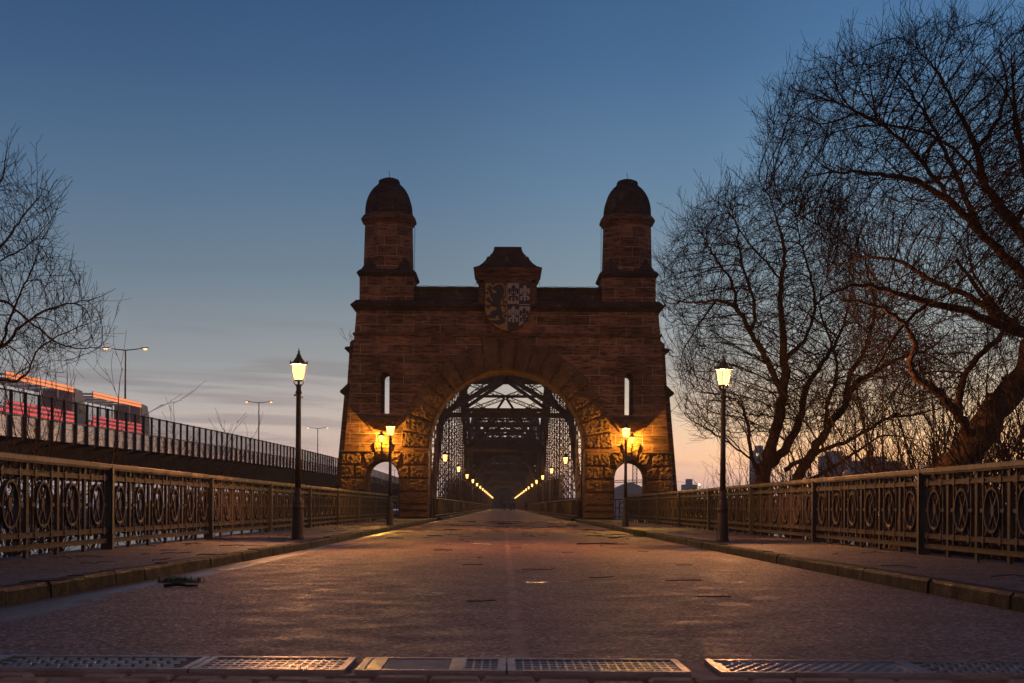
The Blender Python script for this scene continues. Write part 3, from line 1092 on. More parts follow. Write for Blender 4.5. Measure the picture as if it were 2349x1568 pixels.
# ------------------------------------------------------------------ the stone gate
def build_gate():
    g = thing('stone_gate', 'red sandstone bridge gate with two domed turrets and a coat of arms', 'gate', (XC, FY, 0))
    T = 2.7
    SA, SR, SS = 6.64, 0.87, 2.35      # side arches: centre, radius, springing
    CZ, CR = 3.9, 4.2                  # main arch
    lp = [(-9.02, -0.1)]
    for c, s in ((-SA, -1),):
        lp += [(c - SR, -0.1), (c - SR, SS)] + arc(c, SS, SR, 180, 0, 18)[1:-1] + [(c + SR, SS), (c + SR, -0.1)]
    lp += [(-CR, -0.1), (-CR, CZ)] + arc(0, CZ, CR, 180, 0, 56)[1:-1] + [(CR, CZ), (CR, -0.1)]
    lp += [(SA - SR, -0.1), (SA - SR, SS)] + arc(SA, SS, SR, 180, 0, 18)[1:-1] + [(SA + SR, SS), (SA + SR, -0.1)]
    lp += [(9.02, -0.1), (8.62, 4.5), (8.06, 11.36), (-8.06, 11.36), (-8.62, 4.5)]
    holes = []
    for c in (-6.52, 6.52):
        holes.append([(c - 0.23, 5.72), (c + 0.23, 5.72), (c + 0.23, 7.72)] + arc(c, 7.72, 0.23, 0, 180, 12)[1:-1] + [(c - 0.23, 7.72)])

    def W(me):      # local (u, y, z) -> shared frame
        return me

    me = shape([lp] + holes, 0.0, T)
    me.materials.append(M_wall)
    ob = link_mesh('wall', me, g, False)

    # weathered hood rings over the slit windows (flush stones, 3 mm proud)
    for c in (-6.52, 6.52):
        for r0, r1, dpt in ((0.235, 0.50, 0.035), (0.50, 1.05, 0.02)):
            mb = MB()
            nst = 7 if r0 < 0.3 else 9
            for k in range(nst):
                a0, a1 = 180 * k / nst + 0.6, 180 * (k + 1) / nst - 0.6
                pts = arc(c, 7.72, r1, a0, a1, 4) + arc(c, 7.72, r0, a1, a0, 4)
                mb.prism(pts, -dpt, 0.05)
            mb.build('hood_stones', M_trim, g)

    # rock faced lower courses
    for s in (-1, 1):
        mb = MB()

        def q(pts):
            pts = [(s * -a if s > 0 else a, z) for a, z in pts]   # written for the left side
            return pts if s < 0 else [pts[1], pts[0], pts[3], pts[2]]
        c = -SA
        sd = 3.0 if s < 0 else 8.0

        def rect(a, b2, z0, z1, bul=0.13, amp=0.095):
            nonlocal sd
            sd += 1.37
            mb.rock(q([(a + 0.02, z0 + 0.02), (b2 - 0.02, z0 + 0.02), (b2 - 0.02, z1 - 0.02), (a + 0.02, z1 - 0.02)]), 0.0, bul, amp, sd)

        def quad(pts, bul=0.13, amp=0.095):
            nonlocal sd
            sd += 1.37
            mb.rock(q(pts), 0.0, bul, amp, sd)
        # plinths
        rect(-5.80, -4.17, 0.13, 0.52, 0.24, 0.015)
        rect(-5.78, -4.18, 0.52, 0.86, 0.18, 0.02)
        rect(-9.02, -7.48, 0.13, 0.86, 0.2, 0.02)
        rect(-5.77, -4.19, 0.86, 1.56)
        rect(-5.77, -4.19, 1.56, 2.27)
        rect(-8.97, -7.53, 0.86, 1.56)
        rect(-8.94, -7.52, 1.56, 2.27)
        rect(-8.90, -8.12, 2.27, 2.98)
        quad([(-8.09, 2.29), (c - 0.88, 2.29), (c - 0.80, 2.74), (-8.09, 2.96)])
        quad([(c + 0.88, 2.29), (-5.20, 2.29), (-5.20, 2.96), (c + 0.80, 2.74)])
        rect(-5.17, -4.19, 2.27, 2.98)
        rect(-8.86, -7.74, 2.98, 3.68)
        quad([(c - 0.79, 2.80), (c - 0.34, 3.18), (c - 0.45, 3.66), (c - 1.07, 3.66)], 0.15)
        quad([(c + 0.34, 3.18), (c + 0.79, 2.80), (c + 1.07, 3.66), (c + 0.45, 3.66)], 0.15)
        quad([(c - 0.29, 3.21), (c + 0.29, 3.21), (c + 0.52, 4.20), (c - 0.52, 4.20)], 0.22)
        rect(-5.54, -4.19, 2.98, 3.68)
        mb.build('rusticated_course', M_rock, g)
        # reveals of the side arch
        led = MB()
        led.box(*(sorted((s * 8.86, s * (SA + 0.56)))), -0.2, 0.0, 3.685, 3.74)
        led.box(*(sorted((s * (SA - 0.56), s * 5.75))), -0.2, 0.0, 3.685, 3.74)
        led.build('ledge', M_rock, g)
        # corbel under the slit window
        cb = MB()
        cx = s * 6.62
        for z0, z1, w0, w1, d0, d1 in ((4.86, 5.26, 0.62, 0.90, 0.22, 0.62), (5.26, 5.44, 0.92, 0.96, 0.64, 0.68), (4.76, 4.86, 0.55, 0.60, 0.16, 0.2)):
            vs = [(cx - w0, 0, z0), (cx + w0, 0, z0), (cx + w0, -d0, z0), (cx - w0, -d0, z0),
                  (cx - w1, 0, z1), (cx + w1, 0, z1), (cx + w1, -d1, z1), (cx - w1, -d1, z1)]
            cb.add(vs, [(0, 1, 2, 3), (7, 6, 5, 4), (3, 2, 6, 7), (0, 3, 7, 4), (2, 1, 5, 6)])
        vs = [(cx - 0.96, 0, 5.62), (cx + 0.96, 0, 5.62), (cx + 0.96, -0.68, 5.442), (cx - 0.96, -0.68, 5.442)]
        cb.add(vs, [(0, 1, 2, 3)][::-1])
        cb.build('corbel', M_trim, g)
    # voussoirs of the great arch
    sides = {-1: MB(), 1: MB()}
    mb2 = MB()
    nv = 19
    for k in range(nv):
        a0, a1 = 180 * k / nv + 0.35, 180 * (k + 1) / nv - 0.35
        am = (a0 + a1) / 2
        hi = math.sin(R(am))
        r1 = 5.68
        centre = abs(am - 90) < 14.5
        if centre:
            r1 = 5.98 / max(0.98, 1)
        qd = []
        for a, r_ in ((a1, CR), (a0, CR), (a0, r1), (a1, r1)):
            qd.append((r_ * math.cos(R(a)), CZ + r_ * math.sin(R(a))))
        if centre:
            qd[2] = ((9.82 - CZ) / math.tan(R(a0)), 9.82)
            qd[3] = ((9.82 - CZ) / math.tan(R(a1)), 9.82)
        if hi < 0.80:
            sides[-1 if am > 90 else 1].rock(qd, 0.0, 0.12, 0.10 if hi < 0.7 else 0.06, k * 2.1)
        else:
            mb2.rock(qd, 0.0, 0.13 if centre else 0.11, 0.018, k * 2.1, edge=0.05)
    for s in (-1, 1):
        sides[s].build('rockfaced_voussoirs', M_rock, g)
    mb2.build('crown_voussoirs', M_vous, g)
    # joints of the barrel seen from below: shallow inner arch ribs
    mb = MB()
    for k in range(nv):
        a0, a1 = 180 * k / nv + 0.3, 180 * (k + 1) / nv - 0.3
        pts = arc(0, CZ, CR + 0.001, a0, a1, 4) + arc(0, CZ, CR - 0.05, a1, a0, 4)
        mb.prism(pts, 0.02, T)
    mb.build('arch_soffit', M_rock, g)

    # side buttresses, set back
    for s in (-1, 1):
        mb = MB()
        pl = [(9.42, -0.2), (8.80, 6.75), (8.3, 6.75), (8.3, -0.2)]
        pu = [(8.66, 7.2), (8.52, 9.65), (8.35, 9.78), (7.9, 9.78), (7.9, 7.2)]
        mb.prism([(s * a, z) for a, z in pl][::s], 0.9, T + 0.6)
        mb.prism([(s * a, z) for a, z in pu][::s], 1.0, T + 0.4)
        mb.build('buttress', M_tower, g)
        mb = MB()
        mb.prism([(s * a, z) for a, z in [(8.82, 6.75), (9.02, 6.90), (9.02, 7.0), (8.64, 7.36), (8.0, 7.36), (8.0, 6.75)]][::s], 0.8, T + 0.7)
        mb.build('buttress_cap', M_roof, g)
        mb = MB()
        mb.prism([(s * a, z) for a, z in [(8.72, 9.22), (8.8, 9.27), (8.8, 9.33), (8.70, 9.40), (8.0, 9.40), (8.0, 9.22)]][::s], 0.9, T + 0.5)
        mb.build('buttress_cap', M_roof, g)

    # string course and main cornice
    def course(name, prof, half, mat, y1=T):
        """prof: (projection, z) profile swept across the front and round both ends"""
        mb = MB()
        n = len(prof)
        vs = []
        for p, z in prof:
            vs += [(-half - p, y1 + p, z), (-half - p, -p, z), (half + p, -p, z), (half + p, y1 + p, z)]
        fs = []
        for k in range(n - 1):
            for j in range(3):
                a = k * 4 + j
                fs.append((a, a + 1, a + 5, a + 4))
        fs.append(tuple((n - 1) * 4 + j for j in range(4)))
        fs.append((3, 2, 1, 0))
        mb.add(vs, fs)
        return mb.build(name, mat, g)
    course('string_course', [(0.0, 9.86), (0.07, 9.90), (0.10, 9.97), (0.07, 10.03), (0.0, 10.07)], 8.17, M_trim)
    course('cornice', [(0.0, 11.22), (0.10, 11.30), (0.16, 11.36), (0.30, 11.44), (0.33, 11.50), (0.05, 11.78), (0.0, 11.8)], 8.05, M_roof)

    # parapet with coping
    for a, b2 in ((-5.2, -1.55), (1.55, 5.2)):
        mb = MB()
        mb.box(a, b2, 0.25, T - 0.5, 11.79, 12.42)
        mb.build('parapet', M_roof, g)
        mb = MB()
        mb.box(a, b2, 0.17, T - 0.42, 12.42, 12.50)
        mb.box(a, b2, 0.22, T - 0.47, 12.50, 12.56)
        mb.build('coping', M_roof, g)

    # turrets
    for s in (-1, 1):
        cx, cy = s * 6.47, 1.38
        mb = MB()
        hb = 1.44
        mb.box(cx - hb, cx + hb, cy - hb, cy + hb, 11.5, 13.12)
        mb.lathe([(1.43, 13.4), (1.36, 16.05)], 8, (cx, cy, 0), rot=R(22.5))
        tr = mb.build('turret', M_tower, g)
        mb = MB()
        sq = [(hb, 13.05), (hb + 0.1, 13.12), (hb + 0.16, 13.22), (hb + 0.1, 13.3), (hb - 0.02, 13.42)]
        vs, fs = [], []
        for r_, z in sq:
            vs += [(cx - r_, cy - r_, z), (cx + r_, cy - r_, z), (cx + r_, cy + r_, z), (cx - r_, cy + r_, z)]
        for k in range(len(sq) - 1):
            for j in range(4):
                fs.append((k * 4 + j, k * 4 + (j + 1) % 4, k * 4 + 4 + (j + 1) % 4, k * 4 + 4 + j))
        k = (len(sq) - 1) * 4
        fs.append((k, k + 1, k + 2, k + 3))
        mb.add(vs, fs)
        for i, j in ((-1, -1), (1, -1), (1, 1), (-1, 1)):      # broaches at the corners
            p = (cx + i * 1.38, cy + j * 1.38, 13.42)
            mb.add([p, (cx + i * 1.38, cy + j * 0.42, 13.42), (cx + i * 0.42, cy + j * 1.38, 13.42), (cx + i * 0.95, cy + j * 0.95, 14.15)],
                   [(0, 1, 3), (0, 3, 2), (1, 2, 3)])
        mb.build('turret_cornice', M_roof, tr)
        mb = MB()
        mb.lathe([(1.36, 15.98), (1.44, 16.06), (1.48, 16.14), (1.57, 16.20), (1.59, 16.30), (1.54, 16.36), (1.44, 16.5), (1.36, 16.56)], 8, (cx, cy, 0), rot=R(22.5))
        mb.build('turret_collar', M_trim, tr)
        mb = MB()
        prof = [(1.40, 16.5)]
        for k in range(15):
            u = k / 14
            prof.append((1.36 * (1 - u ** 2.35) ** 0.62 if u < 1 else 0.35, 16.56 + 1.95 * u))
        prof = [p for p in prof if p[0] > 0.5] + [(0.56, 18.36)]
        mb.lathe(prof, 8, (cx, cy, 0), rot=R(22.5))
        mb.lathe([(0.60, 18.32), (0.62, 18.38), (0.54, 18.50), (0.30, 18.60), (0.1, 18.62)], 8, (cx, cy, 0), rot=R(22.5))
        mb.build('dome', M_roof, tr)
        mb = MB()
        mb.tube([Vector((cx, cy, 18.6)), Vector((cx + 0.01, cy, 18.8)), Vector((cx - 0.02, cy, 19.0))], 0.014, 5)
        mb.tube([Vector((cx - s * 1.28, cy, 16.0 - 0.3 * k + 0)) + Vector((-s * 0.12, 0, 0)) for k in range(9)], 0.013, 4)
        mb.build('lightning_rod', M_black, tr)

    # centre gable with roof
    mb = MB()
    mb.box(-1.56, 1.56, -0.16, T - 0.3, 11.5, 12.95)
    mb.box(-1.47, -1.27, -0.24, -0.16, 11.5, 12.85)
    mb.box(1.27, 1.47, -0.24, -0.16, 11.5, 12.85)
    mb.box(-1.47, 1.47, -0.24, -0.16, 12.72, 12.94)
    gb = mb.build('gable', M_trim, g)
    mb = MB()

    def stack(prof):
        vs, fs = [], []
        for hx, f0, z in prof:
            vs += [(-hx, f0, z), (hx, f0, z), (hx, T - 0.46 - f0, z), (-hx, T - 0.46 - f0, z)]
        n = len(prof)
        for k in range(n - 1):
            for j in range(4):
                fs.append((k * 4 + j, k * 4 + (j + 1) % 4, k * 4 + 4 + (j + 1) % 4, k * 4 + 4 + j))
        fs.append((n * 4 - 4, n * 4 - 3, n * 4 - 2, n * 4 - 1))
        fs.append((3, 2, 1, 0))
        mb.add(vs, fs)
    stack([(1.56, -0.17, 12.86), (1.60, -0.22, 12.93), (1.62, -0.24, 13.02), (1.70, -0.32, 13.1), (1.72, -0.34, 13.24), (1.80, -0.42, 13.34), (1.83, -0.45, 13.5)])
    mb.build('gable_cornice', M_trim, gb)
    mb = MB()
    stack([(1.83, -0.45, 13.502), (1.55, -0.2, 13.62), (1.34, 0.0, 13.8), (1.18, 0.16, 14.0), (1.09, 0.25, 14.2)])
    stack([(0.98, 0.34, 14.2), (0.97, 0.36, 14.28), (0.84, 0.46, 14.42), (0.76, 0.54, 14.6), (0.73, 0.57, 14.78)])
    mb.build('gable_roof', M_roof, gb)

    # lightning cable along the coping
    mb = MB()
    for s in (-1, 1):
        pts = [Vector((s * 1.66, 0.6, 13.2)), Vector((s * 1.72, 0.6, 12.66)), Vector((s * 2.0, 0.6, 12.63))]
        for k in range(1, 7):
            pts.append(Vector((s * (2.0 + 0.5 * k), 0.6, 12.63 + (0.03 if k % 2 else 0.0))))
        mb.tube(pts, 0.012, 4)
        for k in range(6):
            x = s * (2.1 + 0.55 * k)
            mb.box(x - 0.012, x + 0.012, 0.59, 0.61, 12.56, 12.66)
    mb.build('lightning_cable', M_black, g)

    # ---------------- coat of arms
    def sh(u, v):      # zoomed drawing units -> wall metres
        return ((u - 590) * 0.00338, 12.72 - (v - 755) * 0.00338)
    YS = -0.30
    outl = [(225, 755), (955, 755), (955, 1180), (940, 1260), (900, 1340), (830, 1420), (740, 1480), (660, 1508), (590, 1515), (520, 1508), (440, 1480), (350, 1420),
            (285, 1340), (240, 1260), (225, 1180)]
    mb = MB()
    mb.prism([sh(*p) for p in outl][::-1], -0.29, 0.02)
    S = mb.build('coat_of_arms', M_trim, g)

    def clip_half(x0, x1, y0, y1):
        """part of the shield between x0..x1, y0..y1, inset a little"""
        def bot(x):
            pts = [(240, 1180), (255, 1255), (298, 1333), (358, 1408), (446, 1468), (524, 1496), (590, 1502), (656, 1496), (734, 1468), (822, 1408), (882, 1333), (925, 1255), (940, 1180)]
            return interp(pts, x)
        n = 10
        lo = [(x0 + (x1 - x0) * k / n, min(y1, bot(x0 + (x1 - x0) * k / n))) for k in range(n + 1)]
        return [(x0, y0)] + lo + [(x1, y0)]

    def field(name, poly, mat, y=YS):
        mb = MB()
        n = len(poly)
        P2 = [sh(*p) for p in poly]
        mb.prism(P2, y - 0.006, -0.28)
        return mb.build(name, mat, S)
    field('gold_field', clip_half(240, 588, 768, 1520), M_gold)
    field('white_quarter', clip_half(594, 770, 768, 1090), M_white)
    field('navy_quarter', clip_half(772, 940, 768, 1090), M_navy)
    field('navy_quarter', clip_half(594, 770, 1094, 1520), M_navy)
    field('white_quarter', clip_half(772, 940, 1094, 1520), M_white)

    def flat(loops, y):
        me = shape([[sh(*p) for p in lp_] for lp_ in loops], y - 0.012, y)
        return me
    lion = [(388, 812), (420, 790), (470, 784), (515, 805), (530, 850), (536, 910), (524, 960), (530, 1000), (500, 1020), (484, 1060), (482, 1120), (492, 1180), (516, 1240),
            (506, 1290), (556, 1330), (562, 1375), (520, 1405), (450, 1428), (380, 1405), (330, 1372), (345, 1350), (410, 1355), (470, 1340), (450, 1310), (438, 1270),
            (405, 1290), (400, 1325), (345, 1322), (280, 1310), (268, 1278), (320, 1262), (318, 1225), (360, 1200), (412, 1182), (420, 1152), (360, 1132), (318, 1090),
            (258, 1052), (246, 1018), (284, 982), (312, 1010), (345, 1050), (362, 1052), (318, 980), (300, 900), (262, 862), (264, 832), (296, 845), (282, 798), (302, 796),
            (318, 828), (328, 792), (342, 822), (338, 880), (372, 930), (424, 908), (404, 890), (346, 858), (352, 826), (376, 822)]
    me = flat([lion], YS - 0.007)
    me.materials.append(M_navy)
    link_mesh('lion', me, S, False)
    mb = MB()
    tail = [(512, 1236), (545, 1242), (566, 1215), (560, 1170), (530, 1110), (514, 1060), (528, 1010), (552, 970), (562, 920), (548, 880), (560, 840), (552, 812)]
    mb.tube([Vector((sh(*p)[0], YS - 0.012, sh(*p)[1])) for p in tail], 0.028, 6)
    mb.build('lion_tail', M_navy, S)
    for hx, hy in ((360, 785), (545, 790), (266, 925), (558, 1072), (286, 1152), (552, 1288), (350, 1375)):
        pts = [(hx, hy + 26), (hx - 28, hy - 4), (hx - 26, hy - 22), (hx - 12, hy - 28), (hx, hy - 16), (hx + 12, hy - 28), (hx + 26, hy - 22), (hx + 28, hy - 4)]
        me = flat([pts], YS - 0.0075)
        me.materials.append(M_red)
        link_mesh('heart', me, S, False)

    def fleur(cx, cy, k, mat):
        half = [(0, -118), (26, -92), (34, -66), (22, -30), (9, 10), (10, 30), (26, 14), (24, -20), (34, -50), (58, -66), (80, -52), (86, -18), (80, 20), (62, 40), (48, 26),
                (52, -6), (44, -14), (38, 10), (30, 44), (14, 58), (14, 66), (40, 58), (66, 66), (82, 92), (76, 126), (50, 138), (30, 122), (44, 110), (40, 88), (20, 84), (12, 96), (22, 120), (12, 144), (0, 152)]
        pts = [(cx + x * k, cy + y * k) for x, y in half] + [(cx - x * k, cy + y * k) for x, y in half[::-1][1:-1]]
        me = flat([pts], YS - 0.0075)
        me.materials.append(mat)
        link_mesh('fleur_de_lis', me, S, False)
    fleur(682, 905, 1.0, M_navy)
    fleur(860, 905, 0.96, M_white)
    fleur(682, 1240, 1.0, M_white)
    fleur(852, 1250, 0.88, M_navy)
    return g


gate = build_gate()


# wall lanterns on the gate
def wall_lantern(u, label):
    r = thing('wall_lantern', label, 'lantern', (XC + u, FY - 0.62, 4.17))
    lantern_parts(r, 0.0, 1.12, E_wall, M_black, 6, 0.2)
    mb = MB()
    mb.tube([Vector((0, 0, -0.02)), Vector((0, 0.0, -0.2)), Vector((0, 0.06, -0.34)), Vector((0, 0.18, -0.42)), Vector((0, 0.40, -0.40))], 0.018, 6)
    pts = []
    for k in range(15):
        q = k * 0.5
        rr = 0.12 - 0.006 * k
        pts.append(Vector((0, 0.16 + rr * math.cos(q), -0.24 + rr * math.sin(q))))
    mb.tube(pts, 0.012, 5)
    mb.lathe([(0.03, -0.62), (0.05, -0.5), (0.02, -0.42), (0.045, -0.3), (0.02, -0.2), (0.05, -0.03)], 8)
    mb.box(-0.06, 0.06, 0.38, 0.42, -0.6, -0.25)
    mb.build('bracket', M_black, r)


wall_lantern(-6.64, 'lit lantern hung on the gate wall above the left side arch')
wall_lantern(6.64, 'lit lantern hung on the gate wall above the right side arch')


# ------------------------------------------------------------------ steel arch bridge
SY0, SL, NP = 80.2, 99.4, 16
BW = 4.45


def z_low(s):
    return -2.0 + 15.0 * 4 * s * (1 - s)


def z_up(s):
    return 9.0 + 7.0 * 4 * s * (1 - s)


def lattice(mb, a, b2, w_, n, bar_w, flange, side):
    """two flanges w_ apart along `side`, laced with n crosses between a and b2"""
    a, b2 = Vector(a), Vector(b2)
    sd = Vector(side).normalized()
    ax = (b2 - a).normalized()
    nm = ax.cross(sd)
    for k in (-1, 1):
        mb.bar(a + sd * (k * w_ / 2), b2 + sd * (k * w_ / 2), flange, flange * 0.8, sd)
    for k in range(n):
        p, q = a.lerp(b2, k / n), a.lerp(b2, (k + 1) / n)
        mb.bar(p - sd * (w_ / 2), q + sd * (w_ / 2), bar_w, 0.02, nm)
        mb.bar(p + sd * (w_ / 2), q - sd * (w_ / 2), bar_w, 0.02, nm)
        if k % 2 == 0:
            mb.bar(p - sd * (w_ / 2), p + sd * (w_ / 2), bar_w, 0.02, nm)


def build_span():
    r = thing('steel_arch_span', 'x', 'bridge', (XC, SY0, 0), 0, 'spans of the steel arch bridge')
    ya = [SL * k / NP for k in range(NP + 1)]
    # ribs
    for s in (-1, 1):
        mb = MB()
        x = s * BW
        prev = None
        for k in range(NP + 1):
            t_ = k / NP
            lo, up = Vector((x, ya[k], z_low(t_))), Vector((x, ya[k], z_up(t_)))
            if prev:
                mb.bar(prev[0], lo, 0.40, 0.36, (0, 0, 1))
                mb.bar(prev[1], up, 0.40, 0.30, (0, 0, 1))
                if k % 2:
                    mb.bar(prev[0], up, 0.10, 0.14)
                else:
                    mb.bar(prev[1], lo, 0.10, 0.14)
            lattice(mb, lo, up, 0.42, max(3, int((up - lo).length / 0.52)), 0.055, 0.085, (1, 0, 0))
            prev = (lo, up)
        mb.build('arch_rib', M_steel, r)
        # hangers
        for k in range(1, NP):
            zt = z_low(k / NP)
            if zt < 1.5:
                continue
            hb = MB()
            n = max(2, int((zt - 0.1) / 0.52))
            lattice(hb, (x, ya[k] + 0.0, -0.2), (x, ya[k], zt), 0.42, n, 0.055, 0.085, (1, 0, 0))
            hb.build('hanger', M_steel, r)
        # steel panelled parapet
        pb = MB()
        px = s * 3.98
        pb.box(px - 0.02, px + 0.02, -1.0, SL, 0.30, 1.22)
        pb.box(px - 0.05, px + 0.05, -1.0, SL, 1.22, 1.27)
        pb.box(px - 0.04, px + 0.04, -1.0, SL, 0.24, 0.30)
        yy = -0.9
        while yy < SL:
            pb.box(px - s * 0.035, px - s * 0.02, yy, yy + 0.03, 0.30, 1.22) if s < 0 else pb.box(px - 0.035, px - 0.02, yy, yy + 0.03, 0.30, 1.22)
            yy += 0.34
        yy = -0.5
        while yy < SL:
            pb.box(px + s * 0.03, px + s * 0.12, yy, yy + 0.1, -0.1, 1.2)
            yy += 2.0
        pb.build('parapet', M_panel, r)
        kb = MB()
        kb.box(min(s * 3.62, s * 4.3), max(s * 3.62, s * 4.3), -1.0, SL, -0.3, 0.15)
        kb.build('deck_edge', M_kerb, r)
    db = MB()
    db.box(-5.0, 5.0, 0, SL, -0.9, -0.02)
    db.build('deck', M_deck, r)
    # cross struts at the upper chord, wind bracing
    for k in range(NP + 1):
        t_ = k / NP
        sb = MB()
        zu = z_up(t_)
        sb.bar((-BW, ya[k], zu), (BW, ya[k], zu), 0.3, 0.30)
        sb.build('cross_strut', M_steel, r)
    for k in range(0, NP, 2):
        wb = MB()
        a, b2 = (ya[k], z_up(k / NP)), (ya[k + 2], z_up((k + 2) / NP))
        for s in (-1, 1):
            lattice(wb, (-s * (BW - 0.2), a[0], a[1]), (s * (BW - 0.2), b2[0], b2[1]), 0.42, 14, 0.06, 0.09, (0, 0.2, 1))
        wb.build('wind_brace', M_steel, r)
    # struts and V braces on the lower chord where there is headroom
    ks = [k for k in range(1, NP) if z_low(k / NP) > 6.8]
    for k in ks[::2]:
        sb = MB()
        zl = z_low(k / NP)
        sb.bar((-BW, ya[k], zl), (BW, ya[k], zl), 0.32, 0.36)
        sb.build('cross_strut', M_steel, r)
    for k in ks[:-1:2]:
        vb = MB()
        up = k < NP / 2
        a, b2 = (k, k + 2) if up else (k + 2, k)
        if b2 > ks[-1] or a > ks[-1]:
            continue
        for s in (-1, 1):
            vb.bar((s * BW, ya[a], z_low(a / NP)), (s * 0.15, ya[b2], z_low(b2 / NP)), 0.22, 0.30)
        vb.build('sway_brace', M_steel, r)
    # transverse frames over the road: A brace and lattice X near the ends
    for k in (3, NP - 3):
        fb = MB()
        zl, zu = z_low(k / NP) , z_up(k / NP)
        zl = max(zl, 6.6)
        for s in (-1, 1):
            fb.bar((s * BW, ya[k] + 0.3, zl - 0.6), (s * 0.1, ya[k] + 0.3, zu - 0.2), 0.2, 0.26)
            lattice(fb, (-s * BW, ya[k], zl), (s * BW, ya[k], zu), 0.36, 12, 0.06, 0.08, (0, 0, 1))
        fb.build('sway_frame', M_steel, r)
    # arched portal frame at the far end
    pf = MB()
    y = SL - 0.4
    pts_in = arc(0, 3.3, 4.05, 172, 8, 26)
    for (x0, z0), (x1, z1) in zip(pts_in, pts_in[1:]):
        z0b, z1b = z0 + 0.18, z1 + 0.18
        pf.bar((x0, y, z0b), (x1, y, z1b), 0.9, 0.42, (0, 0, 1))
    web = [(-4.3, 8.9), (-4.3, 6.0)] + arc(0, 3.3, 4.3, 140, 40, 16) + [(4.3, 6.0), (4.3, 8.9)]
    sh_ = shape([web], y - 0.06, y + 0.06)
    o = len(pf.v)
    pf.v.extend([tuple(v_.co) for v_ in sh_.vertices])
    for p_ in sh_.polygons:
        pf.f.append(tuple(i + o for i in p_.vertices))
        pf.mi.append(0)
        pf.sm.append(False)
    bpy.data.meshes.remove(sh_)
    pf.box(-4.5, 4.5, y - 0.2, y + 0.2, 8.7, 9.2)
    for s in (-1, 1):
        pf.bar((s * 4.4, y, 5.0), (s * 0.1, y - 0.3, 9.6), 0.18, 0.22)
    fr = pf.build('portal_frame', M_steel, r)
    for s in (-1, 1):
        cb = MB()
        x0, x1 = sorted((s * 4.75, s * 4.05))
        cb.box(x0, x1, y - 0.25, y + 0.25, -0.4, 9.0)
        zz = 0.5
        while zz < 9:
            cb.box(x0 + 0.02, x1 - 0.02, y - 0.31, y - 0.25, zz, zz + 0.08)
            zz += 0.85
        for xx in (x0, x1 - 0.07):
            cb.box(xx, xx + 0.07, y - 0.33, y - 0.25, -0.4, 9.0)
        cb.build('frame_column', M_panel, fr)
    return r


span = build_span()
labs = ['nearest dark steel arch span, framed by the stone arch', 'steel arch span behind the first one, seen through its end frame',
        'distant steel arch span, third behind the stone gate', 'farthest and smallest steel arch span before the far gate']
span['label'] = labs[0]
for k in range(1, 4):
    c = copy_tree(span)
    c.location = (XC, SY0 + SL * k, 0)
    c['label'] = labs[k]

# far gate, plain view of its inner side
fg = thing('far_stone_gate', 'small dark stone gate closing the far end of the bridge', 'gate', (XC, SY0 + 4 * SL + 0.5, 0))
lp = [(-9, -0.2), (-3.9, -0.2), (-3.9, 3.2)] + arc(0, 3.2, 3.9, 180, 0, 24)[1:-1] + [(3.9, 3.2), (3.9, -0.2), (9, -0.2), (8.1, 11.4), (5.3, 11.4), (5.3, 12.4), (-5.3, 12.4), (-5.3, 11.4), (-8.1, 11.4)]
me = shape([lp], 0, 2.6)
me.materials.append(M_wall)
link_mesh('wall', me, fg, False)
for s in (-1, 1):
    mb = MB()
    mb.lathe([(1.5, 11.4), (1.4, 16), (1.6, 16.2), (1.35, 16.5), (1.2, 17.4), (0.8, 18.2), (0.3, 18.6)], 8, (s * 6.4, 1.3, 0), rot=R(22.5))
    mb.build('turret', M_tower, fg)

# bridge bracket lamps
bl = None
for s, side in ((-1, 'left'), (1, 'right')):
    for k in range(16):
        y = (81.6 if s < 0 else 84.6) + 24.7 * k
        last = k >= 10
        lab = (f'lit bracket lamp in the merged far end of the {side} lamp row on the bridge' if last else
               f'lit bracket lamp on the {side} truss, {ORD[k]} from the stone gate')
        if bl is None:
            bl = thing('bracket_lamp', lab, 'lamp', (0, 0, 0), 0, 'bracket lamps inside the bridge')
            lantern_parts(bl, 0.0, 1.25, E_bridge, M_black, 4, 0.78)
            mb = MB()
            mb.tube([Vector((0, 0, -0.01)), Vector((0, 0, -0.14)), Vector((-0.12, 0, -0.2)), Vector((-0.35, 0, -0.12)), Vector((-0.55, 0, -0.22)), Vector((-0.9, 0, -0.2))], 0.018, 6)
            mb.box(-0.62, -0.58, -0.02, 0.02, -0.3, 0.62)
            mb.build('bracket', M_black, bl)
            o = bl
        else:
            o = copy_tree(bl)
        o['label'] = lab
        if last:
            o['group'] = f'far {side} bracket lamps running together'
        o.location = (XC + s * 3.52, y, 3.36)
        o.rotation_euler = (0, 0, 0 if s < 0 else math.pi)


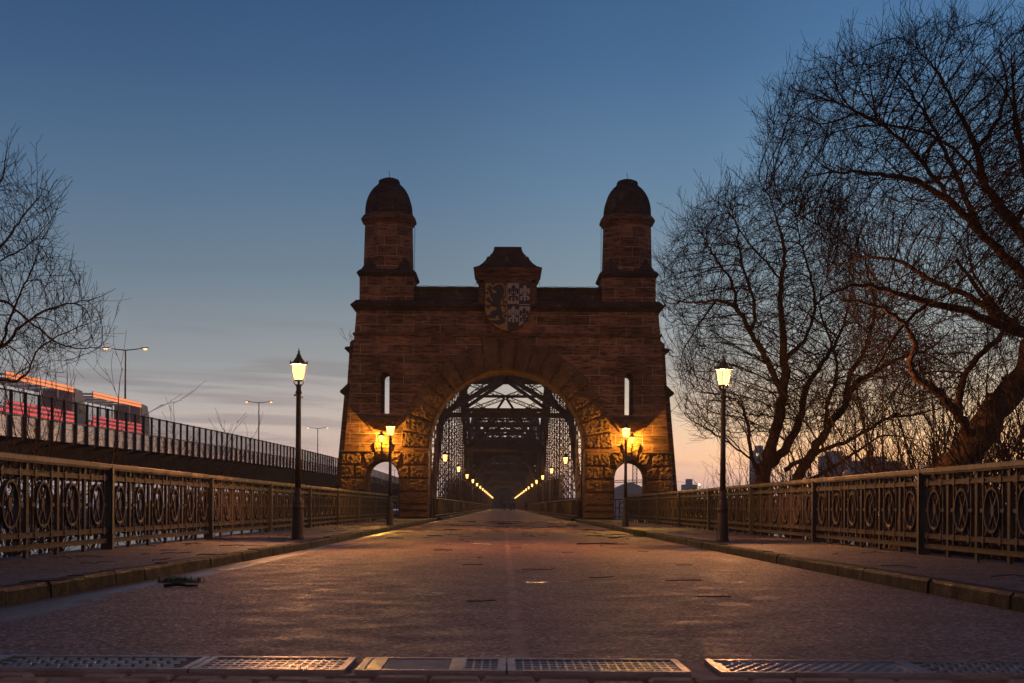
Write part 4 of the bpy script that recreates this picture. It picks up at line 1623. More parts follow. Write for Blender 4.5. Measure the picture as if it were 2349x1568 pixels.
# ------------------------------------------------------------------ people far along the bridge
def person(x, y, label, lean=0.0, stride=0.18, hood=False, bag=False, rz=0.0):
    r = thing('person', label, 'person', (x, y, 0.0), rz, 'people walking on the bridge')
    mb = MB()
    V = Vector
    hip, ch, nk, hd = V((0, 0, 0.93)), V((0, lean * 0.4, 1.30)), V((0, lean * 0.6, 1.50)), V((0, lean * 0.7, 1.64))
    # one continuous trunk + limbs via skin modifier
    pts = [hip, ch, nk, hd, V((0, lean * 0.7, 1.74)),
           V((0.19, lean * 0.5, 1.42)), V((0.24, 0.02, 1.15)), V((0.22, 0.10, 0.92)), V((0.22, 0.13, 0.83)),
           V((-0.19, lean * 0.5, 1.42)), V((-0.24, -0.02, 1.15)), V((-0.22, 0.02, 0.92)), V((-0.22, 0.03, 0.83)),
           V((0.10, 0, 0.88)), V((0.10, stride * 0.5, 0.50)), V((0.10, stride, 0.08)), V((0.10, stride + 0.17, 0.04)),
           V((-0.10, 0, 0.88)), V((-0.10, -stride * 0.2, 0.50)), V((-0.10, -stride, 0.10)), V((-0.10, -stride + 0.16, 0.04))]
    ed = [(0, 1), (1, 2), (2, 3), (3, 4), (2, 5), (5, 6), (6, 7), (7, 8), (2, 9), (9, 10), (10, 11), (11, 12), (0, 13), (13, 14), (14, 15), (15, 16), (0, 17), (17, 18), (18, 19), (19, 20)]
    rad = [.16, .19, .075, .10, .085, .085, .065, .05, .04, .085, .065, .05, .04, .105, .08, .06, .05, .105, .08, .06, .05]
    me = bpy.data.meshes.new('body')
    me.from_pydata(pts, ed, [])
    ob = bpy.data.objects.new('body', me)
    COL.objects.link(ob)
    sk = ob.modifiers.new('skin', 'SKIN')
    ob.modifiers.new('sub', 'SUBSURF').render_levels = 1
    for i, rr in enumerate(rad):
        me.skin_vertices[0].data[i].radius = (rr, rr * 0.8)
    me.skin_vertices[0].data[0].use_root = True
    dg = bpy.context.evaluated_depsgraph_get()
    m2 = bpy.data.meshes.new_from_object(ob.evaluated_get(dg))
    bpy.data.objects.remove(ob)
    m2.materials.clear()
    m2.materials.append(M_cloth)
    m2.materials.append(M_skin)
    for p_ in m2.polygons:
        p_.material_index = 1 if (1.53 < p_.center.z < 1.70 and p_.center.y < 0.02) else 0
        p_.use_smooth = True
    link_mesh('body', m2, r, False)
    h = MB()
    h.lathe([(0.07, 1.50), (0.115, 1.60), (0.12, 1.70), (0.08, 1.79), (0.02, 1.81)], 10, (0, lean * 0.7 + 0.03, 0), smooth=True)
    h.build('hair', M_black, r)
    c = MB()
    c.lathe([(0.25, 0.72), (0.24, 0.95), (0.22, 1.2), (0.235, 1.38), (0.13, 1.50), (0.08, 1.54)], 12, (0, lean * 0.4, 0), smooth=True)
    c.build('coat', M_cloth, r)


person(0.12, 255, 'person walking alone on the bridge left of the pair, dark coat', 0.04)
person(1.36, 262, 'person in dark coat, left one of a close pair on the bridge', -0.03, 0.2)
person(1.98, 268, 'person in dark coat, right one of a close pair on the bridge', 0.02, 0.14)
person(4.75 - 0.9, 240, 'person in a long dark coat near the right parapet, largest of the walkers', 0.05, 0.2, rz=2.9)

# ------------------------------------------------------------------ highway viaduct on the left
ZT = [(20, 5.9), (50, 6.35), (74, 6.75), (100, 7.02), (130, 7.30), (165, 7.52), (200, 7.60), (254, 7.2), (302, 6.8), (420, 5.7)]


def hx(t):
    return -26.0 + 0.016 * (t - 74)


def hz(t):
    return interp(ZT, t)


hw = thing('highway_viaduct', 'grey highway viaduct with blue fascia and ribbed dark underside, rising behind the left railing', 'viaduct', (hx(74), 74, -6.5))
st = [40 + 4.32 * k for k in range(90)]


def strip(name, mat, prof):
    """prof: (dx from fence line, dz from fence top) swept along the viaduct"""
    mb = MB()
    n = len(prof)
    vs = []
    for t_ in st:
        for a, z in prof:
            vs.append((hx(t_) + a, t_, hz(t_) + z))
    fs = []
    for k in range(len(st) - 1):
        for j in range(n):
            j2 = (j + 1) % n
            fs.append((k * n + j2, k * n + j, (k + 1) * n + j, (k + 1) * n + j2))
    mb.add(vs, fs)
    return mb.build(name, mat, hw, True)


strip('fascia', M_fascia, [(-0.03, -1.31), (-0.03, -2.42), (-0.15, -2.42), (-0.15, -1.31)])
strip('guide_rail', M_hrail, [(0.06, -1.22), (0.06, -1.30), (-0.1, -1.30), (-0.1, -1.22)])
strip('top_rail', M_hpost, [(0.05, 0.03), (0.05, -0.05), (-0.07, -0.05), (-0.07, 0.03)])
strip('deck', M_hdark, [(-0.16, -1.6), (-0.16, -2.43), (-4.6, -3.05), (-4.8, -4.4), (-15.5, -4.4), (-15.7, -3.05), (-20, -2.43), (-20, -1.6)])
strip('far_barrier', M_fascia, [(-19.6, -0.9), (-19.6, -1.59), (-19.8, -1.59), (-19.8, -0.9)])
mb = MB()
t_ = 42.0
while t_ < 330:
    mb.box(hx(t_) - 0.016, hx(t_) - 0.002, t_, t_ + 0.02, hz(t_) - 1.22, hz(t_) - 0.05)
    t_ += 0.16 if t_ < 200 else 0.30
mb.build('bar_infill', M_hpost, hw, True)
mb = MB()
t_ = 42.0
while t_ < 400:       # horizontal seams of the fascia
    for q in (-1.66, -2.02):
        mb.bar((hx(t_) - 0.027, t_, hz(t_) + q), (hx(t_ + 4.32) - 0.027, t_ + 4.32, hz(t_ + 4.32) + q), 0.02, 0.012)
    t_ += 4.32
mb.build('fascia_seam', M_hdark, hw, True)
pm = MB()
pm.box(-0.02, 0.13, -0.07, 0.07, -2.45, 0.04)
p0 = None
far = MB()
t_ = 42.4
cnt = 0
while t_ < 400:
    if t_ < 70:
        pass
    if 68 < t_ and cnt < 90:
        if p0 is None:
            p0 = pm.build('fence_post', M_hpost, hw)
            o = p0
        else:
            o = p0.copy()
            COL.objects.link(o)
        o.location = (hx(t_) - hx(74), t_ - 74, hz(t_) + 6.5)
        cnt += 1
    else:
        far.box(hx(t_) - 0.02, hx(t_) + 0.13, t_ - 0.07, t_ + 0.07, hz(t_) - 2.45, hz(t_) + 0.04)
    t_ += 2.16
tag(far.build('fence_post_row', M_hpost, hw, True), kind='stuff')
rb0 = None
t_ = 60.0
while t_ < 300:       # cantilever ribs under the deck edge
    rm = MB()
    rm.add([(-0.2, -0.05, -2.44), (-0.2, 0.05, -2.44), (-4.7, 0.05, -3.06), (-4.7, -0.05, -3.06), (-0.2, -0.05, -2.56), (-0.2, 0.05, -2.56), (-4.7, 0.05, -4.2), (-4.7, -0.05, -4.2)],
           [(0, 1, 2, 3), (7, 6, 5, 4), (0, 4, 5, 1), (0, 3, 7, 4), (1, 5, 6, 2)])
    if rb0 is None:
        rb0 = rm.build('rib', M_rib, hw)
        o = rb0
    else:
        o = rb0.copy()
        COL.objects.link(o)
    o.location = (hx(t_) - hx(74), t_ - 74, hz(t_) + 6.5)
    t_ += 4.32
for t_ in (44, 262, 330):
    mb = MB()
    mb.box(hx(t_) - 14.5, hx(t_) - 6.0, t_ - 0.7, t_ + 0.7, -7.5, hz(t_) - 4.38)
    mb.build('pier', M_conc, hw, True)


# twin arm highway lamps
def highway_lamp(loc, label, first=None):
    if first is None:
        r = thing('highway_lamp', label, 'street lamp', loc, 0, 'twin arm lamps on the highway')
        mb = MB()
        mb.lathe([(0.13, 0), (0.12, 1.0), (0.075, 10.2)], 10, smooth=True)
        mb.build('pole', M_gal, r)
        for s in (-1, 1):
            a = MB()
            a.tube([Vector((0, 0, 10.15)), Vector((s * 0.8, 0, 10.22)), Vector((s * 1.75, 0, 10.36))], [0.06, 0.05, 0.045], 6)
            a.build('arm', M_hpost, r)
            h = MB()
            h.lathe([(0.02, 0.14), (0.12, 0.11), (0.2, 0.02), (0.2, 0.0)], 10, (s * 2.0, 0, 10.34), smooth=True)
            h.box(min(s * 1.6, s * 2.3), max(s * 1.6, s * 2.3), -0.12, 0.12, 10.34, 10.44)
            hd = h.build('lamp_head', M_hpost, r)
            l = MB()
            l.lathe([(0.2, 0.0), (0.19, -0.07), (0.12, -0.14), (0.03, -0.165)], 10, (s * 2.0, 0, 10.335), smooth=True)
            l.build('lens', E_hway, hd)
            burner(E_hway, r, (s * 2.0, 0, 10.27))
    else:
        r = copy_tree(first)
        r.location = loc
        r['label'] = label
    return r


H0 = None
for x, y, Z, lab in ((288, 803, 143, 'twin arm highway lamp nearest the bare tree, tallest in the picture'),
                     (594, 924, 232, 'middle twin arm highway lamp left of the near street lamp'),
                     (729, 983, 296, 'small twin arm highway lamp between street lamp and gate'),
                     (905, 1079, 560, 'far highway lamp seen through the left side arch of the gate')):
    p = P(x, y, Z)
    o = highway_lamp((p.x, p.y, p.z - 10.2), lab, H0)
    H0 = H0 or o


# lorries at rest; added glowing side strips stand for passing light trails
def lorry(t0, label, first=None):
    loc = (hx(t0) - 5.6, t0, hz(t0) - 1.35)
    rx = math.atan2(hz(t0 + 16) - hz(t0), 16)
    if first is not None:
        r = copy_tree(first)
        r.location = loc
        r.rotation_euler = (rx, 0, -0.016)
        r['label'] = label
        return r
    r = thing('lorry', label, 'lorry', loc, 0, 'lorries on the highway')
    r.rotation_euler = (rx, 0, -0.016)
    b_ = MB()
    b_.box(-2.5, 0, 0, 13.4, 0.86, 1.0)
    for xx in (-2.5, -0.08):
        b_.box(xx, xx + 0.08, 0, 13.4, 1.0, 1.76)
        b_.box(xx, xx + 0.08, 0, 13.4, 3.14, 3.58)
        for k in range(5):
            b_.box(xx + 0.004, xx + 0.076, 0.004 + 3.32 * k, 0.1 + 3.32 * k, 1.76, 3.14)
    for k in range(5):
        b_.box(-2.42, -0.08, 0.01 + 3.32 * k, 0.11 + 3.32 * k, 3.3, 3.45)
    b_.build('trailer', M_tarp, r)
    b_ = MB()
    b_.box(-2.3, -0.1, 0.2, 16.2, 0.65, 0.98)
    b_.build('chassis', M_black, r)
    cb = MB()
    prof = [(13.9, 0.5), (16.3, 0.5), (16.4, 1.6), (16.2, 2.6), (15.6, 3.4), (13.9, 3.5)]
    vs = [(-2.45, y, z) for y, z in prof] + [(-0.05, y, z) for y, z in prof]
    n = len(prof)
    cb.add(vs, [tuple(range(n)), tuple(range(2 * n - 1, n - 1, -1))] + [((k + 1) % n, k, k + n, (k + 1) % n + n) for k in range(n)])
    c = cb.build('cab', M_cab, r)
    g_ = MB()
    g_.box(-0.06, -0.03, 14.8, 15.9, 1.7, 2.5)
    g_.build('side_window', M_glassd, c)
    for yy in (1.4, 2.7, 4.0, 11.6, 15.3):
        for xx in (-2.4, -0.45):
            wl = MB()
            o_ = []
            for q in range(16):
                o_.append((0.5 * math.cos(q * math.pi / 8) + yy, 0.5 * math.sin(q * math.pi / 8) + 0.5))
            vs = [(xx, a, z) for a, z in o_] + [(xx + 0.35, a, z) for a, z in o_]
            wl.add(vs, [tuple(range(16)), tuple(range(31, 15, -1))] + [((k + 1) % 16, k, k + 16, (k + 1) % 16 + 16) for k in range(16)])
            wl.build('wheel', M_rubber, r)
    for k in range(10):
        for z0, z1, mt in ((3.40, 3.54, E_orange), (3.16, 3.30, E_orange), (1.00, 1.16, E_red), (1.32, 1.44, E_red), (1.62, 1.72, E_red)):
            mk = MB()
            mk.box(0.021, 0.05, 0.02 + 1.336 * k, 1.34 + 1.336 * k, z0, z1)
            mk.build('trail_strip', mt, r)  # glowing strip shaped after a light trail, no lamp of the lorry
    for xx in (-2.3, -0.5):
        tl = MB()
        tl.box(xx, xx + 0.35, -0.05, -0.01, 1.05, 1.25)
        tl.build('tail_light', E_red, r)
    return r


y1_ = lorry(107.5, 'front open framed lorry with added orange and red strips standing for light trails on the highway')
lorry(89.5, 'rear open framed lorry with added glowing strips standing for light trails, partly behind the bare branches', y1_)


# ------------------------------------------------------------------ trees
def catmull(pts, n=6):
    out = []
    m_ = len(pts)
    for i in range(m_ - 1):
        p0, p1, p2, p3 = pts[max(i - 1, 0)], pts[i], pts[i + 1], pts[min(i + 2, m_ - 1)]
        for k in range(n):
            t_ = k / n
            out.append(tuple(0.5 * ((2 * b1) + (-a1 + c1) * t_ + (2 * a1 - 5 * b1 + 4 * c1 - d1) * t_ ** 2 + (-a1 + 3 * b1 - 3 * c1 + d1) * t_ ** 3)
                             for a1, b1, c1, d1 in zip(p0, p1, p2, p3)))
    out.append(tuple(pts[-1]))
    return out


class Tree:
    def __init__(self, seed, dens=(2.4, 4.2, 7.0), lens=(3.4, 1.7, 0.75), wig=(0.10, 0.13, 0.14), trop=(0.05, 0.06, 0.07), rmin=0.0065, ang=(28, 62), out=None):
        self.r = random.Random(seed)
        self.wood, self.twig = MB(), MB()
        self.dens, self.lens, self.wig, self.trop, self.rmin, self.ang = dens, lens, wig, trop, rmin, ang
        self.n = 0
        self.seedpts = []

    def put(self, pts, rad):
        big = rad[0] > 0.05
        n = 9 if rad[0] > 0.14 else 6 if rad[0] > 0.045 else 4 if rad[0] > 0.016 else 3
        (self.wood if big else self.twig).tube(pts, rad, n, cap=False)

    def limb(self, pr, kids_from=0.2, lev=0, boost=1.0):
        """guided limb: list of (Vector, radius)"""
        sp = catmull([(p.x, p.y, p.z, r_) for p, r_ in pr], 6)
        g = self.r.gauss
        pts, rad = [], []
        for k, (x, y, z, r_) in enumerate(sp):
            j = 0.10 * r_ + 0.012
            e = 0 if k == 0 else 1
            pts.append(Vector((x + e * g(0, j), y + e * g(0, j), z + e * g(0, j))))
            rad.append(max(r_ * self.r.uniform(0.93, 1.07), self.rmin))
        self.put(pts, rad)
        for i in range(1, len(pts)):
            if rad[i] < 0.17:
                for f in (0.0, 0.5):
                    self.seedpts.append((pts[i].lerp(pts[i - 1], f), (pts[i] - pts[i - 1]).normalized(), rad[i]))
        if lev >= 9:
            return
        ln = sum((pts[i + 1] - pts[i]).length for i in range(len(pts) - 1))
        self.children(pts, rad, ln, lev, kids_from, boost)

    def children(self, pts, rad, ln, lev, t0, boost=1.0):
        if lev >= len(self.lens):
            return
        r = self.r
        n = max(1, int(ln * (1 - t0) * self.dens[lev] * boost + r.random()))
        m_ = len(pts)
        for k in range(n):
            t_ = t0 + (1 - t0) * min(1, (k + r.random()) / n)
            f = t_ * (m_ - 1)
            i = min(int(f), m_ - 2)
            p = pts[i].lerp(pts[i + 1], f - i)
            d = (pts[i + 1] - pts[i]).normalized()
            rv = Vector((r.gauss(0, 1), r.gauss(0, 1), r.gauss(0, 1)))
            s = rv - d * rv.dot(d)
            if s.length < 1e-3:
                continue
            s.normalize()
            if s.z < -0.2 and r.random() < 0.6:
                s.z = -s.z
            a = R(r.uniform(*self.ang))
            dd = d * math.cos(a) + s * math.sin(a)
            L_ = self.lens[lev] * (1.12 - (0.74 if lev == 0 else 0.45) * t_) * r.uniform(0.5, 1.3)
            r0 = min(rad[i] * 0.62, 0.0095 * L_ + 0.003)
            self.grow(p, dd, L_, max(r0, self.rmin), lev + 1)

    def grow(self, p, d, L_, r0, lev):
        r = self.r
        i_ = min(lev - 1, len(self.wig) - 1)
        n = max(3, min(9, int(L_ / 0.22)))
        pts, rad = [p], [r0]
        wg, tr = self.wig[i_], self.trop[i_]
        for k in range(n):
            d = Vector((d.x + r.gauss(0, wg), d.y + r.gauss(0, wg), d.z + r.gauss(0, wg) + tr))
            d.normalize()
            p = p + d * (L_ / n)
            pts.append(p)
            rad.append(max(self.rmin * 0.75, r0 * (1 - 0.72 * (k + 1) / n)))
        self.put(pts, rad)
        self.n += 1
        self.children(pts, rad, L_, lev, 0.15)

    def fill(self, poly, Z0, half, n, step=0.17, di=2.4, dk=0.27, twig=(0.28, 0.62), ntw=1.6, up=0.10, sub=0.3, sprig=0.35):
        """grow branches from the limbs into the crown volume bounded by an outline and a depth"""
        r = self.r
        rs = np.random.RandomState(r.randrange(1 << 30))
        xs, ys = [p[0] for p in poly], [p[1] for p in poly]

        def inside(x, y):
            c = False
            m_ = len(poly)
            for i in range(m_):
                x1, y1 = poly[i]
                x2, y2 = poly[(i + 1) % m_]
                if (y1 > y) != (y2 > y) and x < (x2 - x1) * (y - y1) / (y2 - y1) + x1:
                    c = not c
            return c

        def edge(x, y):
            b_ = 1e9
            m_ = len(poly)
            for i in range(m_):
                x1, y1 = poly[i]
                x2, y2 = poly[(i + 1) % m_]
                dx, dy = x2 - x1, y2 - y1
                t_ = max(0, min(1, ((x - x1) * dx + (y - y1) * dy) / (dx * dx + dy * dy)))
                b_ = min(b_, math.hypot(x - x1 - t_ * dx, y - y1 - t_ * dy))
            return b_
        A = []
        while len(A) < n:
            x, y = r.uniform(min(xs), max(xs)), r.uniform(min(ys), max(ys))
            if not inside(x, y):
                continue
            e = min(1.0, edge(x, y) / 170.0)
            hz_ = half * math.sqrt(1 - (1 - e) ** 2) + 0.15
            p = P(x, y, Z0) + Vector((0, r.uniform(-hz_, hz_), 0))
            if mnoise.noise(p * 0.55) < -0.32:       # airy gaps
                continue
            A.append(tuple(p))
        A = np.array(A)
        pos = [np.array(p) for p, d, q in self.seedpts]
        dirs = [np.array(d) for p, d, q in self.seedpts]
        par = [-1] * len(pos)
        nroot = len(pos)
        kids_n = [0] * nroot
        Pn = np.array(pos)
        nd = np.full(len(A), 1e9)
        ni = np.zeros(len(A), int)
        for i0 in range(0, nroot, 200):
            d2 = ((A[:, None, :] - Pn[None, i0:i0 + 200, :]) ** 2).sum(2)
            j = d2.argmin(1)
            m_ = d2[np.arange(len(A)), j]
            b_ = m_ < nd
            nd[b_] = m_[b_]
            ni[b_] = j[b_] + i0
        alive = nd > dk * dk
        for it in range(110):
            act = np.nonzero(alive & (nd < (di if it > 3 else 4.0) ** 2))[0]
            if len(act) == 0:
                break
            acc = {}
            for a in act:
                i = int(ni[a])
                v = A[a] - pos[i]
                v = v / (np.linalg.norm(v) + 1e-9)
                acc[i] = acc[i] + v if i in acc else v
            new0 = len(pos)
            for i, v in acc.items():
                if kids_n[i] >= 3:
                    continue
                v = v / (np.linalg.norm(v) + 1e-9)
                v = v + 0.95 * dirs[i] + rs.normal(0, 0.15, 3) + np.array((0, 0, up * 0.5))
                v = v / (np.linalg.norm(v) + 1e-9)
                kids_n[i] += 1
                pos.append(pos[i] + step * v)
                dirs.append(v)
                par.append(i)
                kids_n.append(0)
            if len(pos) == new0:
                break
            Q = np.array(pos[new0:])
            al = np.nonzero(alive)[0]
            for i0 in range(0, len(Q), 400):
                d2 = ((A[al][:, None, :] - Q[None, i0:i0 + 400, :]) ** 2).sum(2)
                j = d2.argmin(1)
                m_ = d2[np.arange(len(al)), j]
                b_ = m_ < nd[al]
                nd[al[b_]] = m_[b_]
                ni[al[b_]] = j[b_] + new0 + i0
            alive &= nd > dk * dk
        N_ = len(pos)
        ch = [[] for _ in range(N_)]
        acc2 = [0.0] * N_
        rad = [0.0] * N_
        for i in range(N_ - 1, nroot - 1, -1):
            rad[i] = max(self.rmin, acc2[i] ** (1 / 2.15)) if acc2[i] > 0 else self.rmin
            p_ = par[i]
            ch[p_].append(i)
            acc2[p_] += rad[i] ** 2.15
        for i in range(nroot):
            rad[i] = self.seedpts[i][2]
        VV = lambda i: Vector(pos[i])
        stack = [(i, c) for i in range(nroot) for c in ch[i]]
        while stack:
            i, c = stack.pop()
            pts, rr_ = [VV(i), VV(c)], [min(rad[i], rad[c] * 1.15), rad[c]]
            while ch[c]:
                k = sorted(ch[c], key=lambda q: -rad[q])
                for q in k[1:]:
                    stack.append((c, q))
                c = k[0]
                pts.append(VV(c))
                rr_.append(rad[c])
            if len(pts) > 3:           # soften the steps
                sm = [pts[0]] + [(pts[k - 1] + pts[k] * 2 + pts[k + 1]) / 4 for k in range(1, len(pts) - 1)] + [pts[-1]]
                pts = sm
            self.put(pts, rr_)
        for i in range(nroot, N_):
            k = 0
            if not ch[i]:
                k = int(ntw + r.random())
            elif rad[i] < 0.03 and r.random() < sub:
                k = 1
            for _ in range(k):
                d = Vector(dirs[i])
                rv = Vector((r.gauss(0, 1), r.gauss(0, 1), r.gauss(0, 1)))
                sd_ = (rv - d * rv.dot(d)).normalized()
                a = R(r.uniform(6, 34))
                self.grow(VV(i), d * math.cos(a) + sd_ * math.sin(a), r.uniform(*twig), self.rmin, 99)
            if not ch[i] and r.random() < sprig:      # upright shoots that break the outline
                q = VV(i)
                sx, sy = 1155 + 3262 * q.x / q.y, 1163 - 3262 * (q.z - EYE) / q.y
                if edge(sx, sy) < 75:
                    d = (Vector(dirs[i]) * 0.8 + Vector((r.gauss(0, .25), r.gauss(0, .25), 0.75))).normalized()
                    self.grow(q, d, r.uniform(0.8, 1.7) * twig[1], self.rmin * 1.35, 2)
        self.n = N_

    def build(self, name, label, cat, base, group=None, mt=None):
        o = thing(name, label, cat, base, 0, group)
        if self.wood.v:
            self.wood.build('trunk', M_bark, o, True)
        self.twig.build('crown', mt or M_twig, o, True)
        return o


def px(lst, Z0, k=1.0):
    """limb from (x, y, dZ, radius) in photograph pixels at depth Z0 + dZ"""
    return [(P(x, y, Z0 + dz), r_ * k) for x, y, dz, r_ in lst]


# near tree on the right: thick leaning trunk, limbs sweeping left over the river bank
T1 = Tree(21, dens=(2, 4, 7.5), lens=(3, 1.7, 0.34), wig=(0.10, 0.06, 0.07), trop=(0.06, 0.09, 0.17), rmin=0.0046)
Z = 29.0
trunk = px([(2040, 1290, 0, .62), (2170, 1110, 0, .56), (2255, 985, 0, .50), (2330, 880, 0.3, .45), (2400, 760, 0.6, .40), (2425, 640, 1.0, .34)], Z, 0.62)
T1.limb(trunk, 0.2, 9)
T1.limb(px([(2230, 1010, 0, .26), (2205, 960, -0.6, .23), (2150, 900, -1.0, .20), (2090, 850, -1.2, .17), (2098, 790, -1.4, .14), (2070, 740, -1.6, .10), (2000, 700, -2, .06), (1930, 690, -2.3, .03)], Z, 0.43), 0.2, 9)
T1.limb(px([(2200, 950, -.6, .19), (2205, 880, 0, .17), (2260, 800, .6, .15), (2300, 770, 1, .12), (2280, 700, 1.6, .09), (2230, 620, 2, .06), (2220, 520, 2.4, .03)], Z, 0.43), 0.2, 9)
T1.limb(px([(2385, 780, .4, .24), (2300, 750, -.3, .21), (2220, 715, -.8, .18), (2130, 695, -1.4, .15), (2040, 668, -1.8, .11), (1960, 655, -2.2, .075), (1880, 690, -2.6, .045), (1830, 760, -3, .02)], Z, 0.43), 0.2, 9)
T1.limb(px([(2300, 750, .2, .17), (2240, 690, .4, .15), (2150, 650, .7, .12), (2060, 600, 1.0, .09), (1980, 590, 1.2, .06), (1900, 620, 1.5, .03)], Z, 0.43), 0.2, 9)
T1.limb(px([(2415, 700, .8, .28), (2330, 610, .2, .24), (2255, 540, -.2, .20), (2185, 470, -.6, .17), (2110, 420, -1, .13), (2020, 400, -1.5, .09), (1930, 395, -2, .055), (1840, 410, -2.4, .025)], Z, 0.43), 0.2, 9)
T1.limb(px([(2185, 470, -.6, .13), (2120, 380, -1.1, .10), (2040, 300, -1.5, .07), (1950, 250, -2, .045), (1860, 215, -2.4, .02)], Z, 0.43), 0.2, 9)
T1.limb(px([(2255, 540, -.2, .14), (2200, 420, .2, .12), (2160, 330, .6, .09), (2110, 240, 1, .06), (2060, 160, 1.4, .03)], Z, 0.43), 0.2, 9)
T1.limb(px([(2425, 640, 1, .28), (2330, 520, 1.1, .24), (2262, 430, 1.2, .20), (2235, 330, 1.0, .15), (2200, 260, .8, .10), (2150, 170, .8, .06), (2100, 110, .8, .025)], Z, 0.43), 0.2, 9)
T1.limb(px([(2240, 350, 1.0, .12), (2290, 270, 1.2, .09), (2310, 190, 1.5, .06), (2290, 110, 1.7, .03)], Z, 0.43), 0.2, 9)
T1.limb(px([(2330, 520, 1.1, .14), (2370, 420, 1.4, .11), (2330, 310, 1.8, .08), (2320, 230, 2, .05), (2240, 130, 2.2, .025)], Z, 0.43), 0.2, 9)
T1.limb(px([(2425, 640, 1, .25), (2440, 480, 1.2, .2), (2420, 330, 1.4, .14), (2390, 200, 1.6, .08), (2350, 110, 1.8, .03)], Z, 0.43), 0.2, 9)
T1.limb(px([(2262, 430, 1.2, .11), (2170, 330, 2.0, .08), (2050, 290, 2.6, .055), (1930, 300, 3.2, .03), (1840, 340, 3.6, .014)], Z, 0.43), 0.2, 9)
T1.limb(px([(2130, 695, -1.4, .09), (2060, 760, -1.6, .07), (2000, 860, -1.7, .045), (1950, 900, -1.8, .02)], Z, 0.43), 0.2, 9)
T1.limb(px([(2300, 870, .3, .12), (2360, 860, .9, .11), (2440, 880, 1.6, .09)], Z, 0.43), 0.2, 9)
T1.limb(px([(1980, 590, 1.2, .06), (1880, 520, 1.3, .045), (1810, 480, 1.4, .03), (1750, 430, 1.6, .015)], Z, 0.43), 0.2, 9)
crop = lambda L_: [(1468 + 0.7316 * x, 0.7316 * y) for x, y in L_]
T1.fill(crop([(362, 500), (412, 335), (480, 250), (630, 205), (725, 165), (840, 118), (980, 112), (1090, 130), (1250, 140), (1400, 300), (1400, 1150), (1150, 1010),
              (1060, 1240), (900, 1310), (730, 1150), (650, 950), (580, 740), (470, 610)]), 29.0, 3.0, 10500, 0.14, 2.4, 0.16, (0.25, 0.60), 2.2, 0.55, 0.75)
b0 = trunk[0][0]
T1.build('bare_tree', 'biggest bare tree with a thick leaning trunk behind the right railing', 'tree', (b0.x, b0.y, b0.z))

# second tree, several stems, between lamp and near tree
T2 = Tree(33, dens=(2, 4, 6.5), lens=(3, 1.7, 0.45), wig=(0.10, 0.06, 0.07), trop=(0.06, 0.08, 0.16), rmin=0.0060)
Z = 42.0
base = px([(1742, 1250, 0, .5), (1746, 1150, 0, .46), (1750, 1090, 0, .40)], Z, 0.56)
T2.limb(base + px([(1772, 1020, 0, .31), (1790, 940, -.3, .27), (1800, 850, -.6, .22), (1795, 760, -.8, .17), (1790, 670, -1, .13), (1800, 580, -1.2, .09), (1780, 500, -1.4, .05), (1760, 440, -1.5, .02)], Z, 0.56), 0.2, 9)
T2.limb(px([(1793, 900, -.4, .19), (1760, 830, -.9, .17), (1725, 770, -1.3, .14), (1690, 710, -1.7, .11), (1650, 692, -2, .08), (1600, 694, -2.2, .055), (1545, 688, -2.4, .03), (1510, 670, -2.5, .012)], Z, 0.56), 0.2, 9)
T2.limb(px([(1690, 710, -1.7, .09), (1680, 650, -1.4, .07), (1640, 590, -1.2, .05), (1610, 540, -1, .03), (1580, 500, -1, .012)], Z, 0.56), 0.2, 9)
T2.limb(px([(1725, 770, -1.3, .10), (1730, 690, -.6, .08), (1700, 600, -.2, .06), (1690, 520, 0, .04), (1670, 460, .2, .015)], Z, 0.56), 0.2, 9)
T2.limb(px([(1797, 830, -.6, .13), (1850, 770, -.3, .10), (1870, 690, 0, .08), (1850, 600, .3, .055), (1830, 520, .5, .03), (1850, 440, .6, .012)], Z, 0.56), 0.2, 9)
T2.limb(px([(1752, 1080, 0, .28), (1800, 1030, .5, .24), (1835, 960, .9, .20), (1850, 890, 1.2, .16), (1890, 830, 1.6, .12), (1930, 760, 2, .08), (1950, 680, 2.2, .05), (1960, 600, 2.4, .02)], Z, 0.56), 0.2, 9)
T2.limb(px([(1820, 1250, .6, .42), (1830, 1110, .6, .32), (1850, 1060, .7, .27), (1890, 1000, .8, .23), (1930, 940, 1, .20), (1965, 880, 1.2, .17), (2010, 850, 1.4, .13), (2080, 815, 1.6, .09), (2130, 800, 1.8, .05), (2180, 760, 2, .02)], Z, 0.56), 0.2, 9)
T2.limb(px([(1940, 930, 1, .15), (1950, 860, .6, .13), (1990, 790, .3, .10), (2005, 700, 0, .075), (1990, 620, 0, .05), (1980, 540, 0, .02)], Z, 0.56), 0.2, 9)
T2.limb(px([(1895, 990, .8, .12), (1900, 920, .2, .10), (1920, 850, -.2, .085), (1900, 770, -.4, .06), (1880, 700, -.6, .04), (1900, 620, -.8, .015)], Z, 0.56), 0.2, 9)
T2.limb(px([(1800, 1080, .3, .14), (1870, 1040, .2, .12), (1950, 1010, .3, .10), (2040, 960, .5, .075), (2110, 950, .7, .05), (2180, 930, .9, .02)], Z, 0.56), 0.2, 9)
T2.limb(px([(1850, 1105, .8, .12), (1900, 1080, 1, .10), (1960, 1040, 1.4, .08), (2030, 1000, 1.6, .05), (2110, 1010, 1.8, .02)], Z, 0.56), 0.2, 9)
T2.limb(px([(1742, 1090, 0, .14), (1722, 1040, -.6, .11), (1715, 970, -1, .085), (1690, 920, -1.4, .06), (1640, 905, -1.6, .04), (1590, 900, -1.8, .015)], Z, 0.56), 0.2, 9)
